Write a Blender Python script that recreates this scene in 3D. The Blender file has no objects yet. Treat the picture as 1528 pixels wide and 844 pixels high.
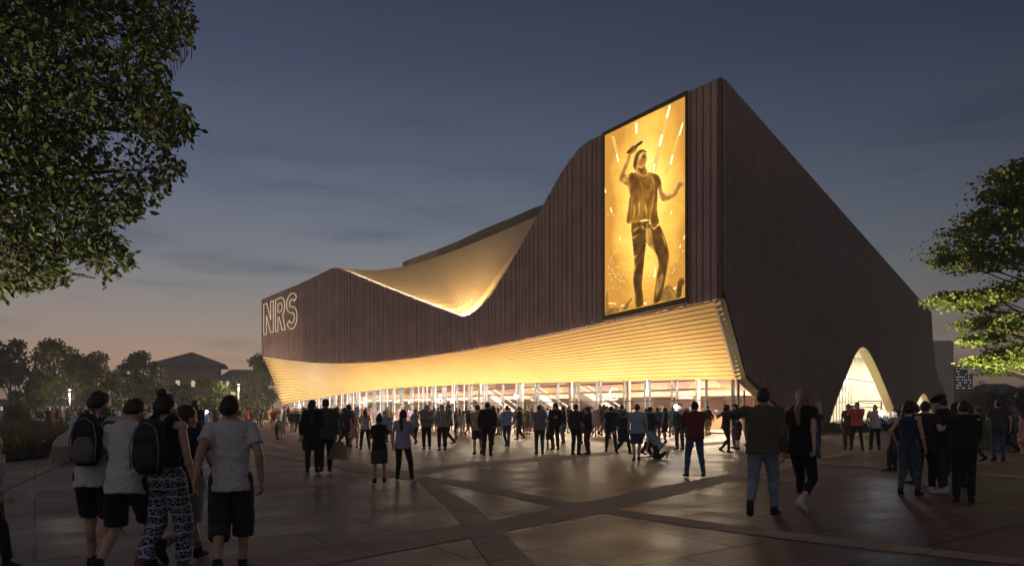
import bpy, bmesh, math, random
from mathutils import Vector, Matrix, noise
R = math.radians
V = Vector
random.seed(7)
sc = bpy.context.scene
col = sc.collection
F_PX, CX, HY, EYE = 1019.0, 764.0, 610.0, 1.6

# ------------------------------------------------------------------ helpers
def gp(x, y, z=0.0):
    "ground point (height z) seen at photo pixel x, y"
    d = F_PX * (EYE - z) / (y - HY)
    return V(((x - CX) / F_PX * d, d, z))
def at(x, y, d):
    return V(((x - CX) / F_PX * d, d, EYE + (HY - y) / F_PX * d))
class Plane:
    "vertical plane through two ground points"
    def __init__(s, a, b):
        s.a = V((a[0], a[1])); s.u = (V((b[0], b[1])) - s.a); s.len = s.u.length; s.u.normalize()
    def tz(s, x, y):
        k = (x - CX) / F_PX
        t = (k * s.a.y - s.a.x) / (s.u.x - k * s.u.y)
        d = s.a.y + s.u.y * t
        return t, EYE + (HY - y) / F_PX * d
    def p(s, t, z, off=0.0):
        n = V((-s.u.y, s.u.x))
        q = s.a + s.u * t + n * off
        return V((q.x, q.y, z))

class MB:
    def __init__(s): s.v = []; s.f = []; s.m = []
    def add(s, vs, fs, mi=0):
        o = len(s.v); s.v += [tuple(x) for x in vs]
        s.f += [tuple(i + o for i in f) for f in fs]; s.m += [mi] * len(fs)
    def quad(s, a, b, c, d, mi=0): s.add([a, b, c, d], [(0, 1, 2, 3)], mi)
    def poly(s, pts, mi=0): s.add(pts, [tuple(range(len(pts)))], mi)
    def box(s, c, sx, sy, sz, M=None, mi=0):
        vs = [V((x * sx / 2, y * sy / 2, z * sz / 2)) for x in (-1, 1) for y in (-1, 1) for z in (-1, 1)]
        if M is not None: vs = [M @ v for v in vs]
        vs = [V(c) + v for v in vs]
        s.add(vs, [(0, 1, 3, 2), (4, 6, 7, 5), (0, 4, 5, 1), (2, 3, 7, 6), (0, 2, 6, 4), (1, 5, 7, 3)], mi)
    def bar(s, p, q, w, h, up=V((0, 0, 1)), mi=0):
        "box bar between points"
        p, q = V(p), V(q); d = (q - p).normalized()
        x = d.cross(up)
        if x.length < 1e-4: x = d.cross(V((1, 0, 0)))
        x.normalize(); y = x.cross(d)
        vs = []
        for b in (p, q):
            for sx, sy in ((-1, -1), (1, -1), (1, 1), (-1, 1)): vs.append(b + x * (sx * w / 2) + y * (sy * h / 2))
        s.add(vs, [(0, 3, 2, 1), (4, 5, 6, 7), (0, 1, 5, 4), (1, 2, 6, 5), (2, 3, 7, 6), (3, 0, 4, 7)], mi)
    def tube(s, pts, rs, n=8, mi=0, caps=True):
        pts = [V(p) for p in pts]
        if not hasattr(rs, '__len__'): rs = [rs] * len(pts)
        vs = []; prev = None
        for i, p in enumerate(pts):
            d = (pts[min(i + 1, len(pts) - 1)] - pts[max(i - 1, 0)]).normalized()
            if prev is None:
                x = d.cross(V((0.13, 0.31, 1)))
                if x.length < 1e-3: x = d.cross(V((1, 0, 0)))
            else: x = prev - d * prev.dot(d)
            x.normalize(); prev = x; y = d.cross(x)
            for k in range(n):
                a = 2 * math.pi * k / n
                vs.append(p + (x * math.cos(a) + y * math.sin(a)) * rs[i])
        fs = []
        for i in range(len(pts) - 1):
            for k in range(n):
                a, b = i * n + k, i * n + (k + 1) % n
                fs.append((a, b, b + n, a + n))
        if caps:
            fs.append(tuple(range(n - 1, -1, -1))); fs.append(tuple((len(pts) - 1) * n + k for k in range(n)))
        s.add(vs, fs, mi)
    def capsule(s, p, q, r1, r2, n=12, flat1=False, flat2=False):
        "tapered limb; rounded or flat ends"
        p, q = V(p), V(q); d = q - p; L = max(d.length, 1e-4); d = d / L
        pts, rs = [], []
        if not flat1:
            for a in (85, 60, 30): pts.append(p - d * (r1 * math.sin(R(a)))); rs.append(max(r1 * math.cos(R(a)), .001))
        pts.append(p); rs.append(r1); pts.append(q); rs.append(r2)
        if not flat2:
            for a in (30, 60, 85): pts.append(q + d * (r2 * math.sin(R(a)))); rs.append(max(r2 * math.cos(R(a)), .001))
        s.tube(pts, rs, n)
    def ellipsoid(s, c, r, M=None, nu=14, nv=9):
        vs = []; fs = []
        for j in range(nv + 1):
            th = math.pi * (j + .02) / (nv + .04)
            for i in range(nu):
                ph = 2 * math.pi * i / nu
                v = V((r[0] * math.sin(th) * math.cos(ph), r[1] * math.sin(th) * math.sin(ph), r[2] * math.cos(th)))
                if M is not None: v = M @ v
                vs.append(V(c) + v)
        for j in range(nv):
            for i in range(nu):
                a, b = j * nu + i, j * nu + (i + 1) % nu
                fs.append((a, a + nu, b + nu, b))
        fs.append(tuple(range(nu))); fs.append(tuple(nv * nu + k for k in range(nu - 1, -1, -1)))
        s.add(vs, fs)
    def loft(s, rings, n=20, M=None, p=2.0):
        "rings: (cx, cy, z, rx, ry) closed"
        vs = []; fs = []
        for cx, cy, z, rx, ry in rings:
            for k in range(n):
                a = 2 * math.pi * k / n; c, q = math.cos(a), math.sin(a)
                v = V((cx + rx * math.copysign(abs(c) ** (2 / p), c), cy + ry * math.copysign(abs(q) ** (2 / p), q), z))
                vs.append(M @ v if M is not None else v)
        for i in range(len(rings) - 1):
            for k in range(n):
                a, b = i * n + k, i * n + (k + 1) % n
                fs.append((a, b, b + n, a + n))
        fs.append(tuple(range(n - 1, -1, -1))); fs.append(tuple((len(rings) - 1) * n + k for k in range(n)))
        s.add(vs, fs)
    def mesh(s, name, mats=(), smooth=False):
        me = bpy.data.meshes.new(name); me.from_pydata(s.v, [], s.f)
        for m in mats: me.materials.append(m)
        if len(mats) > 1: me.polygons.foreach_set('material_index', s.m)
        if smooth: me.polygons.foreach_set('use_smooth', [True] * len(me.polygons))
        me.update(); return me
    def build(s, name, mat, parent=None, smooth=False):
        mats = mat if isinstance(mat, (list, tuple)) else [mat]
        return link(name, s.mesh(name, mats, smooth), parent)
def link(name, data, parent=None):
    o = bpy.data.objects.new(name, data); col.objects.link(o)
    if parent is not None: o.parent = parent
    return o
def tag(o, label=None, cat=None, group=None, kind=None):
    if label: o['label'] = label
    if cat: o['category'] = cat
    if group: o['group'] = group
    if kind: o['kind'] = kind
    return o
def empty(name, loc=(0, 0, 0), rz=0.0):
    o = bpy.data.objects.new(name, None); col.objects.link(o); o.location = loc; o.rotation_euler = (0, 0, rz); o.empty_display_size = .2
    return o
WORK = bpy.data.scenes.new('work')      # meshes are prepared here, one at a time
def remesh(mb, voxel, smooth=3, name='body'):
    me = mb.mesh('tmp'); o = bpy.data.objects.new('tmp', me); WORK.collection.objects.link(o)
    m = o.modifiers.new('r', 'REMESH'); m.mode = 'VOXEL'; m.voxel_size = voxel; m.use_smooth_shade = True
    if smooth:
        q = o.modifiers.new('s', 'SMOOTH'); q.iterations = smooth; q.factor = .5
    vl = WORK.view_layers[0]; vl.update(); dg = vl.depsgraph
    out = bpy.data.meshes.new_from_object(o.evaluated_get(dg)); out.name = name
    bpy.data.objects.remove(o); bpy.data.meshes.remove(me)
    return out
def join_raw(me, mb):
    "append loose shapes to a mesh datablock"
    bm = bmesh.new(); bm.from_mesh(me)
    vs = [bm.verts.new(v) for v in mb.v]
    for f in mb.f:
        try: bm.faces.new([vs[i] for i in f]).smooth = True
        except ValueError: pass
    bm.to_mesh(me); bm.free(); return me
def smooth_curve(pts, n=6):
    out = []
    P = [V(p) for p in pts]
    for i in range(len(P) - 1):
        a, b, c, d = P[max(i - 1, 0)], P[i], P[i + 1], P[min(i + 2, len(P) - 1)]
        for k in range(n):
            t = k / n
            out.append(.5 * ((2 * b) + (c - a) * t + (2 * a - 5 * b + 4 * c - d) * t * t + (3 * b - a - 3 * c + d) * t ** 3))
    out.append(P[-1]); return out
def smooth_closed(pts, n=4):
    P = [V(p) for p in pts]; L = len(P); out = []
    for i in range(L):
        a, b, c, d = P[i - 1], P[i], P[(i + 1) % L], P[(i + 2) % L]
        for k in range(n):
            t = k / n
            out.append(.5 * ((2 * b) + (c - a) * t + (2 * a - 5 * b + 4 * c - d) * t * t + (3 * b - a - 3 * c + d) * t ** 3))
    return out
def interp(pairs, x):
    if x <= pairs[0][0]: return pairs[0][1]
    for (a, va), (b, vb) in zip(pairs, pairs[1:]):
        if x <= b: return va + (vb - va) * (x - a) / (b - a) if b > a else vb
    return pairs[-1][1]
def inside(poly, x, y):
    r = False; j = len(poly) - 1
    for i in range(len(poly)):
        xi, yi = poly[i]; xj, yj = poly[j]
        if (yi > y) != (yj > y) and x < (xj - xi) * (y - yi) / (yj - yi) + xi: r = not r
        j = i
    return r

# ---------------------------------------------------------------- materials
MATS = {}
def nodes(name):
    m = bpy.data.materials.new(name); m.use_nodes = True
    nt = m.node_tree; nt.nodes.clear()
    out = nt.nodes.new('ShaderNodeOutputMaterial')
    return m, nt, out
def principled(name, color, rough=.6, metal=0.0, spec=.5, var=.12, scale=8.0, bump=0.0, bscale=60.0, coords='Object', sheen=0.0):
    if name in MATS: return MATS[name]
    m, nt, out = nodes(name)
    b = nt.nodes.new('ShaderNodeBsdfPrincipled'); nt.links.new(b.outputs[0], out.inputs[0])
    b.inputs['Roughness'].default_value = rough; b.inputs['Metallic'].default_value = metal
    b.inputs['Specular IOR Level'].default_value = spec
    if sheen: b.inputs['Sheen Weight'].default_value = sheen
    tc = nt.nodes.new('ShaderNodeTexCoord')
    n = nt.nodes.new('ShaderNodeTexNoise'); n.inputs['Scale'].default_value = scale; n.inputs['Detail'].default_value = 5
    nt.links.new(tc.outputs[coords], n.inputs['Vector'])
    r = nt.nodes.new('ShaderNodeValToRGB')
    c = V(color)
    r.color_ramp.elements[0].position = .3; r.color_ramp.elements[1].position = .7
    r.color_ramp.elements[0].color = (*(c * (1 - var)), 1); r.color_ramp.elements[1].color = (*(c * (1 + var)), 1)
    nt.links.new(n.outputs[0], r.inputs[0]); nt.links.new(r.outputs[0], b.inputs['Base Color'])
    if bump:
        n2 = nt.nodes.new('ShaderNodeTexNoise'); n2.inputs['Scale'].default_value = bscale; n2.inputs['Detail'].default_value = 4
        nt.links.new(tc.outputs[coords], n2.inputs['Vector'])
        bp = nt.nodes.new('ShaderNodeBump'); bp.inputs['Strength'].default_value = bump; bp.inputs['Distance'].default_value = .02
        nt.links.new(n2.outputs[0], bp.inputs['Height']); nt.links.new(bp.outputs[0], b.inputs['Normal'])
    MATS[name] = m; return m
def emit(name, color, strength):
    if name in MATS: return MATS[name]
    m, nt, out = nodes(name)
    e = nt.nodes.new('ShaderNodeEmission'); e.inputs[0].default_value = (*color, 1); e.inputs[1].default_value = strength
    nt.links.new(e.outputs[0], out.inputs[0]); MATS[name] = m; return m
def cloth(color):
    k = 'cloth_%.3f_%.3f_%.3f' % tuple(color)
    return principled(k, color, 85e-2, var=.05, scale=4, bump=.35, bscale=45, spec=.25, sheen=.05)
def leaf_mat(name, c1, c2, trans=.35):
    if name in MATS: return MATS[name]
    m, nt, out = nodes(name)
    g = nt.nodes.new('ShaderNodeNewGeometry'); r = nt.nodes.new('ShaderNodeValToRGB')
    r.color_ramp.elements[0].color = (*c1, 1); r.color_ramp.elements[1].color = (*c2, 1)
    nt.links.new(g.outputs['Random Per Island'], r.inputs[0])
    b = nt.nodes.new('ShaderNodeBsdfPrincipled'); b.inputs['Roughness'].default_value = .55; b.inputs['Specular IOR Level'].default_value = .35
    t = nt.nodes.new('ShaderNodeBsdfTranslucent'); mx = nt.nodes.new('ShaderNodeMixShader'); mx.inputs[0].default_value = trans
    nt.links.new(r.outputs[0], b.inputs['Base Color']); nt.links.new(r.outputs[0], t.inputs[0])
    nt.links.new(b.outputs[0], mx.inputs[1]); nt.links.new(t.outputs[0], mx.inputs[2]); nt.links.new(mx.outputs[0], out.inputs[0])
    MATS[name] = m; return m
def glass_mat(name, tint=(.95, .97, 1), refl=.10):
    m, nt, out = nodes(name)
    t = nt.nodes.new('ShaderNodeBsdfTransparent'); t.inputs[0].default_value = (*tint, 1)
    g = nt.nodes.new('ShaderNodeBsdfGlossy'); g.inputs['Roughness'].default_value = .03
    mx = nt.nodes.new('ShaderNodeMixShader'); mx.inputs[0].default_value = refl
    nt.links.new(t.outputs[0], mx.inputs[1]); nt.links.new(g.outputs[0], mx.inputs[2]); nt.links.new(mx.outputs[0], out.inputs[0])
    return m

# ------------------------------------------------------------ camera, world
cam = bpy.data.cameras.new('camera'); camo = bpy.data.objects.new('camera', cam); col.objects.link(camo)
camo.location = (0, 0, EYE); camo.rotation_euler = (R(90), 0, 0)
cam.sensor_width = 36; cam.lens = F_PX / 1528 * 36; cam.shift_y = (HY - 422) / 1528; cam.clip_end = 3000; cam.clip_start = .05
sc.camera = camo
w = bpy.data.worlds.new('World'); sc.world = w; w.use_nodes = True
nt = w.node_tree; nt.nodes.clear()
def N(t, **k):
    n = nt.nodes.new(t)
    for a, b in k.items(): setattr(n, a, b)
    return n
def L(a, b): nt.links.new(a, b)
wo = N('ShaderNodeOutputWorld'); bg = N('ShaderNodeBackground'); L(bg.outputs[0], wo.inputs[0])
tc = N('ShaderNodeTexCoord'); sp = N('ShaderNodeSeparateXYZ'); L(tc.outputs['Generated'], sp.inputs[0])
ramp = N('ShaderNodeValToRGB'); L(sp.outputs['Z'], ramp.inputs[0])
def lin(r, g, b): return tuple(((c / 255) / 12.92 if c / 255 < .04045 else ((c / 255 + .055) / 1.055) ** 2.4) for c in (r, g, b))
stops = [(0.0, (186, 148, 124)), (.05, (176, 147, 127)), (.10, (151, 139, 130)), (.17, (125, 128, 133)), (.25, (103, 112, 127)), (.34, (83, 94, 114)), (.44, (66, 75, 98)), (.58, (52, 57, 79)), (1.0, (44, 47, 68))]
el = ramp.color_ramp.elements
while len(el) < len(stops): el.new(.5)
for e, (p, c) in zip(el, stops): e.position = p; e.color = (*lin(*c), 1)
# azimuth: the glow is strongest to the left of the building, dusk is deeper to the right
dotn = N('ShaderNodeVectorMath', operation='DOT_PRODUCT'); L(tc.outputs['Generated'], dotn.inputs[0]); dotn.inputs[1].default_value = V((-.42, .9, 0)).normalized()
mr = N('ShaderNodeMapRange'); L(dotn.outputs['Value'], mr.inputs[0])
mr.inputs['From Min'].default_value = .35; mr.inputs['From Max'].default_value = .95; mr.inputs['To Min'].default_value = .42; mr.inputs['To Max'].default_value = 1.0
mul = N('ShaderNodeMixRGB', blend_type='MULTIPLY'); mul.inputs[0].default_value = 1; L(ramp.outputs[0], mul.inputs[1]); L(mr.outputs[0], mul.inputs[2])
# clouds
mp = N('ShaderNodeMapping'); mp.inputs['Scale'].default_value = (2.4, 2.4, 17); mp.inputs['Location'].default_value = (1.3, .4, .2); L(tc.outputs['Generated'], mp.inputs[0])
cn = N('ShaderNodeTexNoise'); cn.inputs['Scale'].default_value = 1.5; cn.inputs['Detail'].default_value = 7; cn.inputs['Roughness'].default_value = .55; L(mp.outputs[0], cn.inputs['Vector'])
cr = N('ShaderNodeValToRGB'); cr.color_ramp.elements[0].position = .50; cr.color_ramp.elements[0].color = (1, 1, 1, 1)
cr.color_ramp.elements[1].position = .68; cr.color_ramp.elements[1].color = (.58, .66, .76, 1); L(cn.outputs[0], cr.inputs[0])
cm = N('ShaderNodeMapRange'); L(sp.outputs['Z'], cm.inputs[0]); cm.inputs['From Min'].default_value = .18; cm.inputs['From Max'].default_value = .42; cm.inputs['To Min'].default_value = 1; cm.inputs['To Max'].default_value = .12
mul2 = N('ShaderNodeMixRGB', blend_type='MULTIPLY'); L(cm.outputs[0], mul2.inputs[0]); L(mul.outputs[0], mul2.inputs[1]); L(cr.outputs[0], mul2.inputs[2])
sky = N('ShaderNodeTexSky'); sky.sky_type = 'NISHITA'; sky.sun_disc = False; sky.sun_elevation = R(1.0); sky.sun_rotation = R(-25); sky.altitude = 50
smul = N('ShaderNodeMixRGB', blend_type='ADD'); smul.inputs[0].default_value = .004; L(mul2.outputs[0], smul.inputs[1]); L(sky.outputs[0], smul.inputs[2])
L(smul.outputs[0], bg.inputs[0]); bg.inputs[1].default_value = 1.0
fill_sun = bpy.data.lights.new('fill_sun', 'SUN'); fill_sun.energy = .24; fill_sun.angle = R(95); fill_sun.color = (1, .90, .88)
so = bpy.data.objects.new('fill_sun', fill_sun); col.objects.link(so); so.rotation_euler = (R(62), 0, R(-25))     # broad fill added behind the viewer to lift surfaces facing it
sc.view_settings.view_transform = 'Standard'; sc.view_settings.look = 'None'; sc.view_settings.exposure = 0; sc.view_settings.gamma = 1
try: sc.cycles.use_denoising = True
except Exception: pass
sc.cycles.max_bounces = 6; sc.cycles.diffuse_bounces = 3; sc.cycles.glossy_bounces = 3; sc.cycles.transparent_max_bounces = 12
sc.cycles.sample_clamp_indirect = 4; sc.cycles.caustics_reflective = False; sc.cycles.caustics_refractive = False
def spot(loc, target, energy, color, angle=110, blend=.8, radius=.04):
    l = bpy.data.lights.new('lamp', 'SPOT'); l.energy = energy; l.color = color; l.spot_size = R(angle); l.spot_blend = blend; l.shadow_soft_size = radius
    o = bpy.data.objects.new('lamp', l); col.objects.link(o); o.location = loc
    o.rotation_euler = (V(target) - V(loc)).to_track_quat('-Z', 'Y').to_euler(); return o
def area(loc, target, energy, color, sx, sy=None, spread=180):
    l = bpy.data.lights.new('lamp', 'AREA'); l.energy = energy; l.color = color; l.shape = 'RECTANGLE'; l.size = sx; l.size_y = sy or sx; l.spread = R(spread)
    o = bpy.data.objects.new('lamp', l); col.objects.link(o); o.location = loc
    o.rotation_euler = (V(target) - V(loc)).to_track_quat('-Z', 'Y').to_euler(); return o
def point(loc, energy, color, radius=.02):
    l = bpy.data.lights.new('lamp', 'POINT'); l.energy = energy; l.color = color; l.shadow_soft_size = radius
    o = bpy.data.objects.new('lamp', l); col.objects.link(o); o.location = loc; return o
# ------------------------------------------------------------------- ground
def paving(name, c_lo, c_hi, joint, tile, rough, rot, spec=.5, gap=.02):
    m, nt, out = nodes(name)
    n = nt.nodes; l = nt.links
    tc = n.new('ShaderNodeTexCoord'); mp = n.new('ShaderNodeMapping'); mp.inputs['Rotation'].default_value = (0, 0, rot); l.new(tc.outputs['Object'], mp.inputs[0])
    br = n.new('ShaderNodeTexBrick'); br.offset = 0.5; br.inputs['Scale'].default_value = 1.0
    br.inputs['Brick Width'].default_value = tile[0]; br.inputs['Row Height'].default_value = tile[1]; br.inputs['Mortar Size'].default_value = gap; br.inputs['Mortar Smooth'].default_value = .2
    br.inputs['Color1'].default_value = (*c_lo, 1); br.inputs['Color2'].default_value = (*c_hi, 1); br.inputs['Mortar'].default_value = (*joint, 1); br.inputs['Bias'].default_value = -.1
    l.new(mp.outputs[0], br.inputs['Vector'])
    no = n.new('ShaderNodeTexNoise'); no.inputs['Scale'].default_value = .9; no.inputs['Detail'].default_value = 9; no.inputs['Roughness'].default_value = .65; l.new(tc.outputs['Object'], no.inputs['Vector'])
    nf = n.new('ShaderNodeTexNoise'); nf.inputs['Scale'].default_value = 7; nf.inputs['Detail'].default_value = 8
    ms = n.new('ShaderNodeMapping'); ms.inputs['Rotation'].default_value = (0, 0, rot); ms.inputs['Scale'].default_value = (.6, 5, 1); l.new(tc.outputs['Object'], ms.inputs[0]); l.new(ms.outputs[0], nf.inputs['Vector'])
    r1 = n.new('ShaderNodeMapRange'); r1.inputs['From Min'].default_value = .3; r1.inputs['From Max'].default_value = .7; r1.inputs['To Min'].default_value = .68; r1.inputs['To Max'].default_value = 1.25; l.new(no.outputs[0], r1.inputs[0])
    r2 = n.new('ShaderNodeMapRange'); r2.inputs['From Min'].default_value = .3; r2.inputs['From Max'].default_value = .7; r2.inputs['To Min'].default_value = .8; r2.inputs['To Max'].default_value = 1.2; l.new(nf.outputs[0], r2.inputs[0])
    mu = n.new('ShaderNodeMath'); mu.operation = 'MULTIPLY'; l.new(r1.outputs[0], mu.inputs[0]); l.new(r2.outputs[0], mu.inputs[1])
    mx = n.new('ShaderNodeMixRGB'); mx.blend_type = 'MULTIPLY'; mx.inputs[0].default_value = 1; l.new(br.outputs[0], mx.inputs[1]); l.new(mu.outputs[0], mx.inputs[2])
    b2 = n.new('ShaderNodeTexBrick'); b2.offset = 0; b2.inputs['Scale'].default_value = 1; b2.inputs['Brick Width'].default_value = tile[0] / 3; b2.inputs['Row Height'].default_value = tile[1] / 3; b2.inputs['Mortar Size'].default_value = .009; b2.inputs['Bias'].default_value = 0
    b2.inputs['Color1'].default_value = (.84, .84, .84, 1); b2.inputs['Color2'].default_value = (1.12, 1.1, 1.08, 1); b2.inputs['Mortar'].default_value = (.55, .52, .5, 1); l.new(mp.outputs[0], b2.inputs['Vector'])
    m3 = n.new('ShaderNodeMixRGB'); m3.blend_type = 'MULTIPLY'; m3.inputs[0].default_value = 1; l.new(mx.outputs[0], m3.inputs[1]); l.new(b2.outputs[0], m3.inputs[2])
    b = n.new('ShaderNodeBsdfPrincipled'); l.new(m3.outputs[0], b.inputs['Base Color'])
    r3 = n.new('ShaderNodeMapRange'); r3.inputs['From Min'].default_value = .35; r3.inputs['From Max'].default_value = .65; r3.inputs['To Min'].default_value = rough - .09; r3.inputs['To Max'].default_value = rough + .12; l.new(no.outputs[0], r3.inputs[0]); l.new(r3.outputs[0], b.inputs['Roughness'])
    b.inputs['Specular IOR Level'].default_value = spec
    bp = n.new('ShaderNodeBump'); bp.inputs['Strength'].default_value = .25; bp.inputs['Distance'].default_value = .006
    l.new(nf.outputs[0], bp.inputs['Height']); l.new(bp.outputs[0], b.inputs['Normal'])
    l.new(b.outputs[0], out.inputs[0]); MATS[name] = m; return m
TROT = math.atan2(.573, .82)
M_pave = paving('plaza_stone', (.165, .088, .068), (.24, .13, .10), (.025, .019, .017), (1.9, 1.25), .5, -TROT, .3, .022)
M_band = paving('band_stone', (.37, .27, .20), (.42, .315, .24), (.26, .19, .145), (2.4, 1.2), .75, -TROT, .12, .012)
M_earth = principled('earth', (.035, .04, .03), .95, var=.3, scale=.2, bump=.4, bscale=3)
M_asph = principled('asphalt', (.05, .048, .05), .8, var=.2, scale=1, bump=.2, bscale=20)
M_soil = principled('soil', (.045, .035, .026), .95, var=.3, scale=3, bump=.5, bscale=25)
def sheet(name, pts, mat, z, kind='structure'):
    mb = MB(); mb.poly([(p[0], p[1], z) for p in pts]); o = mb.build(name, mat); tag(o, kind=kind)
    if o.data.polygons[0].normal.z < 0: o.data.flip_normals()
    return o
sheet('ground', [(-700, -120), (700, -120), (700, 900), (-700, 900)], M_earth, 0.0)
sheet('plaza', [(-90, -25), (110, -25), (110, 70), (62, 99), (60, 101), (-33, 101), (-75, 101)], M_pave, .004)
sheet('road', [(-300, 104), (-42, 104), (-42, 116), (-300, 122)], M_asph, .008)
bz = [.0055]
def band(up, lo):
    bz[0] += .0013
    pts = [gp(*p) for p in up] + [gp(*p) for p in reversed(lo)]
    # triangulate as strips so long curved bands stay clean
    mb = MB(); n = max(len(up), len(lo))
    A = [gp(*p) for p in up]; B = [gp(*p) for p in lo]
    while len(A) < n: A.append(A[-1])
    while len(B) < n: B.append(B[-1])
    for i in range(n - 1): mb.quad(*[(q.x, q.y, bz[0]) for q in (B[i], B[i + 1], A[i + 1], A[i])])
    o = mb.build('paving_band', M_band); tag(o, kind='structure'); return o
band([(-300, 789), (0, 759), (118, 747), (310, 730), (560, 706), (700, 690.5), (908, 673), (1100, 656)], [(-300, 806), (0, 772), (118, 759), (310, 740), (560, 715), (700, 697), (908, 679), (1100, 660)])
band([(250, 855), (493, 810), (741, 775), (876, 748), (1116, 701), (1274, 671)], [(300, 880), (530, 834), (756, 792), (898, 765), (1116, 712), (1274, 675.5)])
band([(628, 710), (696, 719), (861, 751), (921, 759), (1041, 777), (1319, 811), (1528, 834), (1750, 860)], [(635, 716), (703, 729), (831, 756), (898, 765), (1034, 786.5), (1281, 818), (1528, 844), (1750, 872)])
band([(625, 712), (635, 729), (665, 753), (688, 783), (714, 820), (733, 844), (780, 960)], [(650, 716), (664, 730), (705, 753), (735, 779), (765, 809), (801, 844), (880, 960)])
band([(395, 658), (560, 698), (640, 712)], [(395, 663), (540, 702), (630, 720)])
band([(395, 671), (480, 685), (560, 699)], [(395, 678), (480, 694), (570, 710)])
band([(1130, 683), (1225, 688), (1528, 709), (1800, 728)], [(1130, 687), (1225, 693), (1528, 715), (1800, 736)])
band([(-60, 732), (0, 712), (62, 690)], [(-60, 762), (0, 735), (98, 690)])
band([(1180, 650), (1330, 649), (1400, 655)], [(1180, 656), (1330, 654), (1400, 660)])

def leaf_cloud(mb, pts, size, rng, squash=.6, up=0.0):
    "diamond leaves folded on their midrib, one at each point"
    for p in pts:
        s = size * rng.uniform(.6, 1.3)
        d = V((rng.gauss(0, 1), rng.gauss(0, 1), rng.gauss(0, .6) - up)).normalized()
        x = d.cross(V((rng.gauss(0, 1), rng.gauss(0, 1), rng.gauss(0, 1)))).normalized(); n = d.cross(x)
        mb.add([p, p + d * s * .45 + x * s * squash * .5 + n * s * .1, p + d * s, p + d * s * .45 - x * s * squash * .5 + n * s * .1], [(0, 1, 2), (0, 2, 3)])
def blades(mb, poly, n, h, w, rng, z=0.0, lean=.35, hfun=None):
    xs = [p[0] for p in poly]; ys = [p[1] for p in poly]; c = 0; k = 0
    while c < n and k < n * 30:
        k += 1
        x, y = rng.uniform(min(xs), max(xs)), rng.uniform(min(ys), max(ys))
        if not inside(poly, x, y): continue
        c += 1
        hh = h * rng.uniform(.45, 1.15) * (hfun(x, y) if hfun else 1); a = rng.uniform(0, 6.283)
        d = V((math.cos(a), math.sin(a), 0)); s = V((-d.y, d.x, 0)) * w * rng.uniform(.6, 1.3)
        b = V((x, y, z)); m = b + d * hh * lean * .3 + V((0, 0, hh * .6)); t = b + d * hh * lean + V((0, 0, hh))
        mb.add([b - s, b + s, m + s * .8, m - s * .8, t], [(0, 1, 2, 3), (3, 2, 4)])
rng = random.Random(3)
# round planter left of the path with its concrete seat wall
bed_px = [(-260, 692), (0, 690), (70, 683), (78, 668), (99, 656), (104, 646), (95, 640.5), (60, 637.5), (-120, 635)]
bed = [(p.x, p.y) for p in (gp(*q) for q in bed_px)]
sheet('planting_soil', bed, M_soil, .06)
M_grassdry = leaf_mat('dry_grass', (.055, .042, .018), (.10, .085, .03), .2)
mb = MB(); blades(mb, bed, 15000, .75, .022, rng, .06, .4, lambda x, y: .6 + .5 * noise.noise(V((x * .35, y * .35, 0))) + .3)
tag(mb.build('ornamental_grass', M_grassdry), kind='stuff', label='tall brownish ornamental grass filling the round planter')
M_conc = principled('concrete', (.30, .28, .26), .8, var=.15, scale=2, bump=.25, bscale=30)
M_concd = principled('dark_concrete', (.20, .15, .13), .8, var=.18, scale=2, bump=.25, bscale=30)
inn = smooth_curve([gp(*q) for q in [(77, 690), (84, 672), (99, 657), (105, 646.5), (96, 640.8), (60, 637.6)]], 8)
outr = smooth_curve([gp(*q) for q in [(140, 690), (146, 672), (133, 656), (124, 646), (108, 640), (66, 636.6)]], 8)
mb = MB(); hz = .49
for i in range(len(inn) - 1):
    a, b, c, d = inn[i], inn[i + 1], outr[i + 1], outr[i]
    up = V((0, 0, hz)); dn = V((0, 0, -.02))
    mb.quad(a + up, d + up, c + up, b + up); mb.quad(a + dn, a + up, b + up, b + dn); mb.quad(d + dn, c + dn, c + up, d + up)
mb.quad(inn[0] + dn, outr[0] + dn, outr[0] + up, inn[0] + up); mb.quad(inn[-1] + dn, inn[-1] + up, outr[-1] + up, outr[-1] + dn)
seat = empty('planter_seat', outr[0]); seat_w = mb.build('seat_wall', M_concd, seat); seat_w.location = -outr[0]
tag(seat, 'low curved concrete seat wall edging the grassy round planter', 'bench')
# planting strip at the foot of the side wall, lawn to the right
M_grass = leaf_mat('green_grass', (.03, .06, .012), (.075, .12, .03), .3)
strip = [(p.x, p.y) for p in (gp(*q) for q in [(1205, 641), (1222, 645), (1262, 645.5), (1330, 643), (1400, 637), (1440, 630), (1420, 626.5), (1340, 632), (1280, 635.5), (1225, 638)])]
sheet('planting_soil', strip, M_soil, .05)
mb = MB(); blades(mb, strip, 6500, .6, .03, rng, .05, .5)
tag(mb.build('border_grass', M_grass), kind='stuff', label='green grasses planted along the foot of the side wall')
lawn = [(p.x, p.y) for p in (gp(*q) for q in [(1425, 668), (1528, 676), (1900, 690), (1900, 628), (1528, 625), (1450, 627), (1420, 640)])]
sheet('lawn', lawn, principled('turf', (.028, .05, .014), .95, var=.3, scale=1.2, bump=.5, bscale=30), .03)
mb = MB(); blades(mb, lawn, 14000, .28, .03, rng, .03, .5)
tag(mb.build('lawn_grass', M_grass), kind='stuff', label='rough lawn grass right of the arena')

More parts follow.
